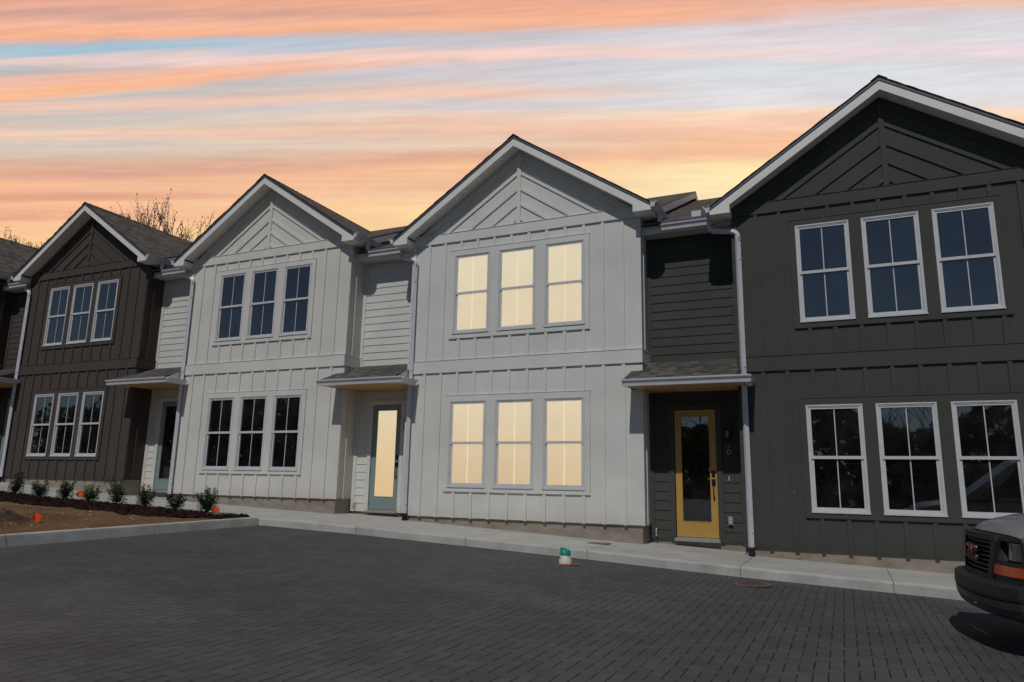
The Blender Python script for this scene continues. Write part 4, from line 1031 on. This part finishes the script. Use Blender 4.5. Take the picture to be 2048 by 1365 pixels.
# grille
gw = lambda z: .50 + .10*(z-.60)/.40
q = MB()
patch(q, .955, 1.005, -gw(.955), gw(.955), -gw(1.005)+.02, gw(1.005)-.02, .035, .08, 12)
patch(q, .600, .650, -gw(.6), gw(.6), -gw(.65), gw(.65), .035, .08, 12)
for sg in (-1, 1):
    patch(q, .650, .955, sg*(gw(.65)-.075), sg*gw(.65), sg*(gw(.955)-.085), sg*gw(.955), .035, .08, 3)
gr = q.build('grille', M_blkp, van, recalc=True)
q = MB(); patch(q, .64, .965, -.50, .50, -.50, .50, -.035, .01, 10); q.build('grille_opening', M_deep, gr)
q = MB()
for k_ in range(7): z = .683 + k_*.041; patch(q, z-.006, z+.006, -gw(z)+.072, gw(z)-.072, -gw(z)+.072, gw(z)-.072, .012, .03, 10, 1)
q.build('slats', M_slat, gr)
for nm, m_, bold, off, sz in (('emblem_rim', M_chrome, .012, .022, .175), ('emblem', M_red, .003, .030, .175)):
    me = text_mesh('GMC', sz, .006, bold); me.materials.append(m_)
    o_ = bpy.data.objects.new(nm, me); COL.objects.link(o_); o_.parent = gr; o_.rotation_euler = (R(90), 0, R(90)); o_.location = (off, 0, .815); o_.scale = (1.08, 1, 1)
# headlights and markers
for sg in (1, -1):
    q = MB()
    patch(q, .965, 1.0, sg*(gw(.965)+.004), sg*.93, sg*(gw(1.0)+.004), sg*.91, .020, .05, 5, 1)
    patch(q, .755, .785, sg*(gw(.755)+.004), sg*.96, sg*(gw(.785)+.004), sg*.955, .020, .06, 5, 1)
    patch(q, .60, .668, sg*(gw(.6)+.004), sg*.965, sg*(gw(.668)+.004), sg*.965, .012, .06, 5, 1)
    patch(q, .785, .965, sg*(gw(.785)+.004), sg*(gw(.785)+.03), sg*(gw(.965)+.004), sg*(gw(.965)+.03), .018, .10, 2)
    patch(q, .785, .965, sg*.925, sg*.955, sg*.90, sg*.93, .018, .10, 2)
    hb = q.build('headlight_bezel', M_blkp, van, recalc=True)
    q = MB(); patch(q, .78, .97, sg*.52, sg*.94, sg*.52, sg*.92, -.055, .01, 6); q.build('bucket', M_deep, hb)
    q = MB(); q.add([(fx_(.56,.79,.012), sg*.56, .788),(fx_(.72,.79,.012), sg*.72, .788),(fx_(.68,.79,-.05), sg*.68,.80),(fx_(.585,.93,-.045), sg*.585,.93),(fx_(.57,.94,.0), sg*.57,.94)], [(0,1,2,3,4)]); q.build('reflector_wedge', mat('grey_bezel', (0.045,0.045,0.048), 0.5, 0.4), hb, recalc=True)
    q = MB(); patch(q, .80, .95, sg*.73, sg*.915, sg*.73, sg*.895, -.012, .04, 4); hl_ = q.build('headlight', M_lens, hb, recalc=True)
    q = MB(); patch(q, .805, .945, sg*.725, sg*.765, sg*.725, sg*.76, -.008, .03, 2); q.build('lamp_edge', mat('clear_edge', (0.16,0.165,0.16), 0.3, 0.6, var=0.3, vscale=60), hb, recalc=True)
    q = MB(); patch(q, .668, .752, sg*(gw(.67)+.012), sg*1.0, sg*(gw(.75)+.012), sg*.995, .024, .05, 10); q.build('marker_light', M_amber, van, recalc=True)
# bumper
plan = [(-.70,1.035),(-.42,1.045),(-.24,1.03),(-.10,.97),(-.005,.86),(.055,.70),(.085,.55),(.115,.36),(.13,.18),(.133,0)]
plan = [(x, y) for x, y in plan] + [(x, -y) for x, y in plan[-2::-1]]
def bump(prof, name, m_):
    q = MB(); N_ = len(plan); rows = []
    for i, (x, y) in enumerate(plan):
        a = Vector(plan[max(i-1, 0)]); c = Vector(plan[min(i+1, N_-1)]); t_ = (c-a).normalized(); nn = Vector((-t_.y, t_.x))
        if nn.dot(Vector((x+1.2, y))) < 0: nn = -nn
        rows.append([(x+nn.x*o, y+nn.y*o, z) for o, z in prof])
    k_ = len(prof); q.add([p for r_ in rows for p in r_], [(i*k_+j, (i+1)*k_+j, (i+1)*k_+(j+1) % k_, i*k_+(j+1) % k_) for i in range(N_-1) for j in range(k_)] + [tuple(range(k_)), tuple(range((N_-1)*k_, N_*k_))])
    return q.build(name, m_, van, recalc=True)
bm_ = bump([(-.16,.615),(-.02,.600),(.0,.585),(.008,.50),(.004,.472),(-.012,.468),(-.16,.468)], 'bumper', M_blkp)
o_ = bump([(-.16,.466),(-.014,.466),(.0,.460),(-.002,.40),(-.03,.335),(-.075,.31),(-.16,.31)], 'bumper_valance', mat('dark_painted_metal', (0.03,0.03,0.032), 0.45, 0.5, var=0.3, vscale=5))
q = MB(); q.box(-.30, -.28, -.62, .62, .20, .40)
for k_ in range(6): q.box(-.279, -.25, -.55+k_*.05, -.53+k_*.05, .20, .30)
q.build('air_dam', M_blkp, van)
q = MB(); q.tube([(.142,.52,.40),(.15,.52,.40)], .008, 8); q.tube([(.135,.56,.405),(.145,.56,.405)], .006, 8); q.build('bumper_bolts', M_chrome, van)
